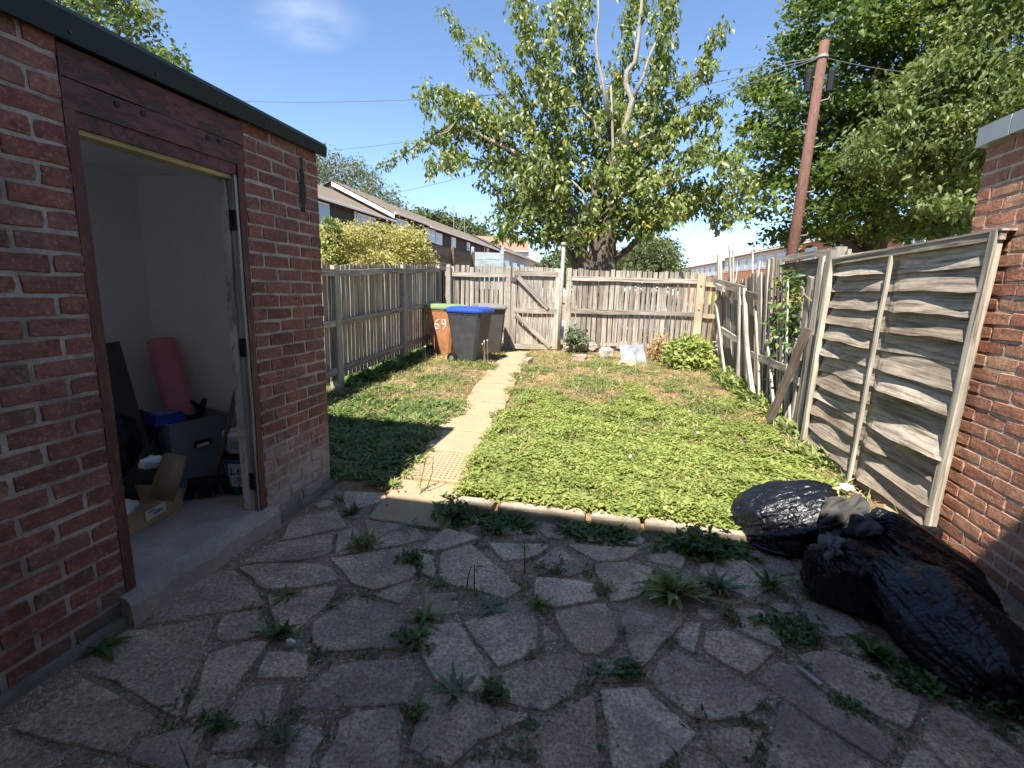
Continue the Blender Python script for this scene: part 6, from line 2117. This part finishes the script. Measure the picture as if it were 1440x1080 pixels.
# grit and crumbs in the joints of the yard
n = 2600
xy = np.stack([NP.uniform(-1.9, 1.9, n), NP.uniform(.9, 3.0, n)], 1)
V, I = [], []
for k in range(n):
    r_ = R.uniform(.0025, .0075) * (1.6 if R.random() < .08 else 1); x, y = xy[k]; a_ = R.uniform(0, 6.28)
    b0 = len(V)
    for q in range(4):
        V.append((x + r_ * math.cos(a_ + q * 1.57) * R.uniform(.6, 1.2), y + r_ * math.sin(a_ + q * 1.57) * R.uniform(.6, 1.2), .0))
    V.append((x, y, .016 + r_ * .9)) if False else V.append((x + R.uniform(-.3, .3) * r_, y, .012 + r_))
    I += [(b0 + q, b0 + (q + 1) % 4, b0 + 4) for q in range(4)]
tag(obj('grit', np_mesh('grit', np.array(V), np.array(I)), plain('pale_grit', (.3, .27, .23), .9, .2, .5, 3)), 'loose grit and crumbs over the paved yard', 'grit', None, 'stuff')
# small green sprouting along the joints
Pj = scatter(700, -1.85, 1.9, 1.1, 2.98, lambda x, y: nv_(x, y, 3, 9) > .0 and not any(inpoly(x, y, q) for q in SLABS))
Pj[:, 2] = .01
o = tuft(Pj, 7, .022, .42, (.1, 1.1), L_DARKWEED, 'joint_moss', spread=.018, v0=.4)
tag(o, 'tiny weeds and moss in the joints of the yard', 'weeds', None, 'stuff')
Pk = scatter(260, -1.0, 1.1, 2.78, 2.95, lambda x, y: nv_(x, y, 3, 1) > -.1)
o = tuft(Pk, 9, .06, .35, (.1, 1.2), L_DARKWEED, 'kerb_foot_weeds', spread=.03, v0=.45)
tag(o, 'dark small weeds along the yard side of the kerb', 'weeds', None, 'stuff')


def blade(L, W, el, az, droop, serr, seg=10, lob=0):
    """one toothed leaf from the origin; verts and faces"""
    vs, fs = [], []
    ca, sa = math.cos(az), math.sin(az)
    tw_ = R.uniform(-.25, .25)
    for i in range(seg + 1):
        t_ = i / seg
        r_ = L * (t_ * math.cos(el) + .1 * t_ * t_); z = L * (math.sin(el) * t_ - droop * t_ * t_)
        w = W * (math.sin(math.pi * min(1, .08 + .92 * t_ ** .8)) ** .8) * (1 + (serr if i % 2 else -serr)) * .5 if i < seg else .002
        w = max(w, W * .06)
        x, y = r_ * ca, r_ * sa
        vs += [(x - sa * w, y + ca * w, z + w * .25 + tw_ * w), (x, y, z), (x + sa * w, y - ca * w, z + w * .25 - tw_ * w)]
    for i in range(seg):
        for k in range(2):
            fs.append((i * 3 + k, i * 3 + k + 1, i * 3 + 4 + k, i * 3 + 3 + k))
    return vs, fs


def rosette(label, px, py, n, L, W, el, mat, cat='weed', droop=.25, serr=.25, parts=False, group='weeds rooted in the yard joints', sp=.012, z=.01, name='weed', yoff=None):
    L *= .78
    p = gz(px, py, z) if yoff is None else yoff
    t = thing(name, label, cat, p, group)
    allv, allf, att = [], [], []
    off = R.uniform(0, 6)
    n = int(n * 1.7); W = W * .62
    for k in range(n):
        az = off + k * 2.399 + R.uniform(-.3, .3)
        f_ = (k + .5) / n
        e_ = el[0] + (el[1] - el[0]) * f_ + R.uniform(-.12, .12)
        Lk = L * R.uniform(.5, 1.1) * (1 - .25 * f_)
        vs, fs = blade(Lk, W * R.uniform(.8, 1.2), e_, az, droop * R.uniform(.5, 1.3), serr)
        o_ = Vector((p.x + R.gauss(0, sp), p.y + R.gauss(0, sp), p.z + .004))
        vs = [(v[0] + o_.x, v[1] + o_.y, max(v[2] + o_.z, .022)) for v in vs]
        if parts:
            me = np_mesh('leaf', np.array(vs), np.array(fs), np.full(len(vs), R.random()), True)
            obj('leaf', me, mat, t)
        else:
            b0 = len(allv); allv += vs; allf += [tuple(i + b0 for i in f) for f in fs]; att += [min(1, max(0, R.gauss(.45, .2)))] * len(vs)
    if not parts:
        obj('foliage', np_mesh('foliage', np.array(allv), np.array(allf), np.array(att), True), mat, t)
    return t


def clump(label, px, py, n, r, L, W, mat, h=.06, cat='weed', group='weeds rooted in the yard joints', name='weed', z=.01):
    p = gz(px, py, z)
    t = thing(name, label, cat, p, group)
    n = int(n * .85); L *= .78; h *= .75
    C = np.array([(p.x + R.gauss(0, r), p.y + R.gauss(0, r * .8), p.z + abs(R.gauss(0, h * .5))) for _ in range(n)])
    tuft(C, 6, L, W, (-.2, 1.2), mat, 'foliage', t, spread=.01, v0=.45, droop=.25)
    return t


rosette('large upright dandelion clump, biggest plant on the yard', 945, 838, 34, .34, .052, (.4, 1.35), L_WEED, droop=.4, serr=.4, parts=True)
rosette('greyish toothed clump beside the large dandelion', 1010, 832, 26, .25, .036, (.3, 1.2), L_GREYWEED, droop=.3, serr=.4, parts=True)
rosette('narrow upright leaf clump against the pleated sack', 1082, 828, 14, .2, .03, (.5, 1.3), L_DARKWEED, serr=.3, parts=True)
rosette('broad leaf rosette with a reddish heart below the kerb', 700, 748, 10, .16, .045, (.1, 1.2), L_DARKWEED, serr=.12, parts=True)
rosette('low grey green leaf clump at the foot of the kerb', 796, 748, 16, .14, .04, (.1, 1.0), L_GREYWEED, serr=.3)
clump('dark mossy tuft on a paving joint below the kerb', 775, 803, 36, .04, .03, .35, L_DARKWEED, .05)
clump('small leafy tuft between kerb and dandelion clump', 850, 832, 26, .03, .04, .3, L_WEED, .06)
rosette('flat grey thistle rosette with lobed leaves', 692, 856, 9, .14, .05, (.05, .5), L_GREYWEED, serr=.6)
rosette('pale centred tufted weed near the thistle rosette', 757, 852, 16, .11, .02, (.3, 1.2), L_WEED, serr=.3)
rosette('spreading pale weed, larger of the pair in the long joint', 598, 874, 16, .15, .032, (.2, 1.1), L_WEED, serr=.3)
clump('small green weed just nearer than the spreading pale weed', 585, 902, 26, .035, .05, .4, L_DARKWEED, .05)
clump('stacked little weed between two slabs by the path end', 583, 790, 30, .03, .05, .45, L_DARKWEED, .07)
clump('wispy grass tuft on the slabs beyond the shed step', 512, 770, 34, .035, .1, .12, L_WEED, .08)
rosette('leafy weed at the corner of the brick pier', 496, 722, 12, .13, .04, (.2, 1.1), L_DARKWEED, serr=.2)
clump('bushy weed where path meets kerb', 640, 728, 75, .07, .06, .5, L_DARKWEED, .12)
rosette('thin splayed weed at the shaded end of the path', 575, 742, 7, .16, .02, (.1, .5), L_GREYWEED, serr=.1)
rosette('star shaped weed on the slab joint by the shed step', 402, 840, 8, .13, .02, (.1, .45), L_WEED, serr=.15)
rosette('ferny green weed next to the white litter scrap', 393, 893, 18, .13, .028, (.2, 1.2), L_DARKWEED, serr=.5)
rosette('broad leaved weed hugging the foot of the shed wall', 138, 912, 9, .2, .05, (.15, .8), L_DARKWEED, serr=.1, parts=True)
clump('small green sprig in the joint nearest the shed wall', 308, 1020, 20, .022, .04, .45, L_DARKWEED, .04)
clump('feathery tuft in the joint at the picture bottom', 392, 1040, 26, .03, .06, .14, L_GREYWEED, .06)
rosette('long leaf trailing weed below the centre slabs', 640, 975, 7, .15, .03, (.1, .8), L_GREYWEED, serr=.2)
clump('leafy end of the trailing weed', 690, 978, 30, .03, .04, .4, L_DARKWEED, .05)
clump('tiny sprig at a slab corner below the trailing weed', 584, 1005, 14, .015, .035, .5, L_DARKWEED, .03)
rosette('single upright blue green weed at a meeting of four slabs', 838, 948, 6, .1, .03, (.3, 1.2), L_GREYWEED, serr=.05)
clump('round clover patch beside the upright blue green weed', 882, 945, 40, .03, .03, .8, L_DARKWEED, .04)
clump('dark spreading mat of leaves below the pleated sack', 1112, 885, 90, .07, .035, .7, L_DARKWEED, .04)
rosette('dock plant with big rounded leaves before the sacks', 1228, 922, 16, .15, .06, (.15, 1.2), L_DARKWEED, serr=.08, parts=True)
clump('clover trailing along the sack nearest the house', 1290, 962, 60, .06, .035, .8, L_DARKWEED, .05)
clump('green moss tuft in the joint between two long slabs', 1188, 992, 24, .025, .03, .4, L_DARKWEED, .03)
clump('dark leafy bush at the kerb end by the gaping sack', 985, 775, 90, .08, .07, .55, L_DARKWEED, .13)
clump('weeds at the foot of the outbuilding wall', 1418, 1000, 60, .06, .05, .45, L_DARKWEED, .07)
clump('small pale sprig on the dark soil by the dandelion clump', 1028, 872, 14, .015, .04, .4, L_WEED, .05)


def stalk(label, px, py, h, mat, heads, n=1, lean=.05, leafy=0, group='tall stalks', z=None):
    p = gr(px, py) if z is None else gz(px, py, z)
    t = thing('weed_stalk', label, 'weed', p, group)
    sm, hd_ = MB(), MB()
    for k in range(n):
        a_ = R.uniform(0, 6.28); b_ = p + Vector((R.gauss(0, .03), R.gauss(0, .03), 0)) * (n > 1)
        e_ = b_ + Vector((lean * math.cos(a_), lean * math.sin(a_), h * R.uniform(.8, 1.05)))
        sm.tube([b_, b_.lerp(e_, .5) + Vector((R.gauss(0, .01), 0, 0)), e_], [.004, .0035, .0025], 5)
        if heads:
            MB().lathe([(.002, -.014), (.013, -.004), (.014, .006), (.006, .015)], 8, e_).build('seed_head', M_SEED, t)
    sm.build('stem', mat, t)
    if leafy:
        C = np.array([tuple(p + Vector((0, 0, h * R.uniform(.1, 1)))) for _ in range(leafy)])
        tuft(C, 2, .05, .3, (-.1, .9), L_WEED, 'leaves', t, .008)


stalk('single leafy stalk standing in the yard joint', 738, 806, .2, M_STEM, False, 1, .01, 7, z=.01)
stalk('thin bare double stalk in a slab joint', 668, 832, .13, M_STEM, False, 2, .02, 2, z=.01)
stalk('white seed heads standing before the blue lidded bin', 682, 512, .42, M_DRYSTEM, True, 4, .07)
stalk('white seed head at the foot of the brown bin', 600, 512, .35, M_STEM, True, 1, .03)
stalk('white clover like head out in the bed', 884, 662, .12, M_STEM, True, 1, .02)
stalk('white seed head by the fence, out in the weeds', 977, 622, .12, M_STEM, True, 1, .02)
stalk('leafy yellow stalk leaning over the shadow edge of the path', 590, 690, .26, M_STEM, False, 2, .05, 10)

p = gr(970, 517)
sh = thing('green_shrub', 'bright leafy shrub against the yellowish post of the back fence', 'shrub', p)
m_ = MB()
for k in range(5):
    m_.tube([p, p + Vector((R.gauss(0, .15), R.gauss(0, .12), .4))], [.012, .005], 5)
m_.build('stems', M_STEM, sh)
q = [(945, 522), (938, 508), (942, 490), (955, 478), (975, 474), (992, 482), (1000, 496), (1000, 520), (985, 528)]
crown(sh, q, p.y, .22, 120, 5, 24, 7, L_BRIGHT, .8, .3, .5, -.3, 44, 1)
p = gr(812, 478)
sh = thing('small_shrub', 'small dusty shrub behind the rubble beside the gate post', 'shrub', (p.x, 11.0, zg(11)))
crown(sh, [(798, 482), (800, 468), (812, 462), (824, 468), (826, 482)], 11.0, .12, 40, 4, 20, 6, L_GREYWEED, .8, .3, .4, -.3, 45)
p = gr(935, 510)
dv = thing('dead_vine_heap', 'heap of dry brown dead stalks against the back fence', 'dead plant', p)
C = []
for k in range(1500):
    x, y = R.gauss(932, 15), R.uniform(470, 516)
    if y < 470 + abs(x - 928) * .9: continue
    C.append(tuple(atY(x, y, p.y + R.uniform(-.25, .25))))
C = np.array(C); n = len(C)
leaves('stalks', C, NP.normal(size=(n, 3)), NP.normal(size=(n, 3)), NP.uniform(.08, .22, n), NP.uniform(.008, .03, n), L_STRAW, dv)
pw = MB(); pw.tube([atY(884, 485, 10.9), atY(905, 474, 10.8), atY(925, 467, 10.7), atY(945, 470, 10.7)], .006, 5)
pw.build('bare_stem', M_DRYSTEM, dv)

# rubble by the gate
M_RUB = concrete_mat('pale_rubble', (.42, .38, .32), sc=.8)
M_PINKST = concrete_mat('pinkish_rubble', (.42, .3, .24), sc=.8)
M_SLATE = concrete_mat('blue_grey_slab', (.3, .32, .34), sc=.8, stain=.9)


def rock(label, px, py, wpx, hpx, mat, dz=0, seed=0, flat=.6):
    import bmesh
    p = gr(px, py); k = p.y / F
    bm_ = bmesh.new(); bmesh.ops.create_icosphere(bm_, subdivisions=3, radius=1)
    for v in bm_.verts:
        d = v.co.normalized()
        d = Vector([math.copysign(abs(c) ** .55, c) for c in d])
        s_ = 1 + .28 * noise.noise(d * 1.4 + Vector((seed, 0, 0))) + .1 * noise.noise(d * 4 + Vector((seed, 2, 0)))
        v.co = Vector((d.x * wpx * k * .42, d.y * wpx * k * .32, d.z * hpx * k * .4)) * s_ + p + Vector((0, 0, hpx * k * .3 + dz))
    me = bpy.data.meshes.new('rubble_stone'); bm_.to_mesh(me); bm_.free()
    tag(obj('rubble_stone', me, mat), label, 'stone', 'rubble by the gate')


rock('long pale slab of rubble behind the galvanised pole', 808, 495, 38, 14, M_RUB, .05, 1)
rock('pale stone next to the small dusty shrub', 828, 494, 26, 12, M_RUB, .04, 2)
rock('reddish rubble lump in front of the pale slab', 815, 508, 26, 14, M_PINKST, 0, 3)
rock('cream stone beside the leaning grey slab', 852, 503, 24, 18, M_RUB, .02, 4)
rock('flat tan stone lying before the leaning grey slab', 882, 514, 28, 9, M_PATH, 0, 5)
p = gr(890, 512)
a, b, c_, d = (atY(x, y, p.y + dy) for x, y, dy in ((873, 510, 0), (910, 513, 0), (905, 487, .22), (872, 488, .22)))
nn_ = Vector((0, .06, .03))
MB().add([a, b, c_, d, a + nn_, b + nn_, c_ + nn_, d + nn_], [(0, 1, 2, 3), (7, 6, 5, 4), (0, 4, 5, 1), (1, 5, 6, 2), (2, 6, 7, 3), (3, 7, 4, 0)])
t = MB().add([a, b, c_, d, a + nn_, b + nn_, c_ + nn_, d + nn_], [(0, 1, 2, 3), (7, 6, 5, 4), (0, 4, 5, 1), (1, 5, 6, 2), (2, 6, 7, 3), (3, 7, 4, 0)]).build('leaning_slab', M_SLATE)
tag(t, 'blue grey broken slab leaning in front of the dead stalks', 'slab')
tag(crumple('litter_scrap', gz(409, 903, .035), (.018, .012, .012), M_WHITEPL, None, 5, .5, 2.5, 3), 'white scrap of litter beside the ferny weed', 'litter')
p = gz(1136, 948, .03)
tag(plank('wood_chip', p + Vector((-.03, .03, 0)), p + Vector((.03, -.05, .004)), .02, .008, (0, 0, 1), M_PALEWOOD, seg=3), 'pale chip of wood lying in the joint of two long slabs', 'wood chip')
tag(leaves('fallen_leaf', np.array([tuple(gz(918, 760, .02))]), np.array([[1, .2, .2]]), np.array([[0, -.3, 1.0]]), .06, .035, plain('dry_orange_leaf', (.36, .17, .07), .8)), 'curled orange dead leaf at the foot of the kerb', 'leaf')
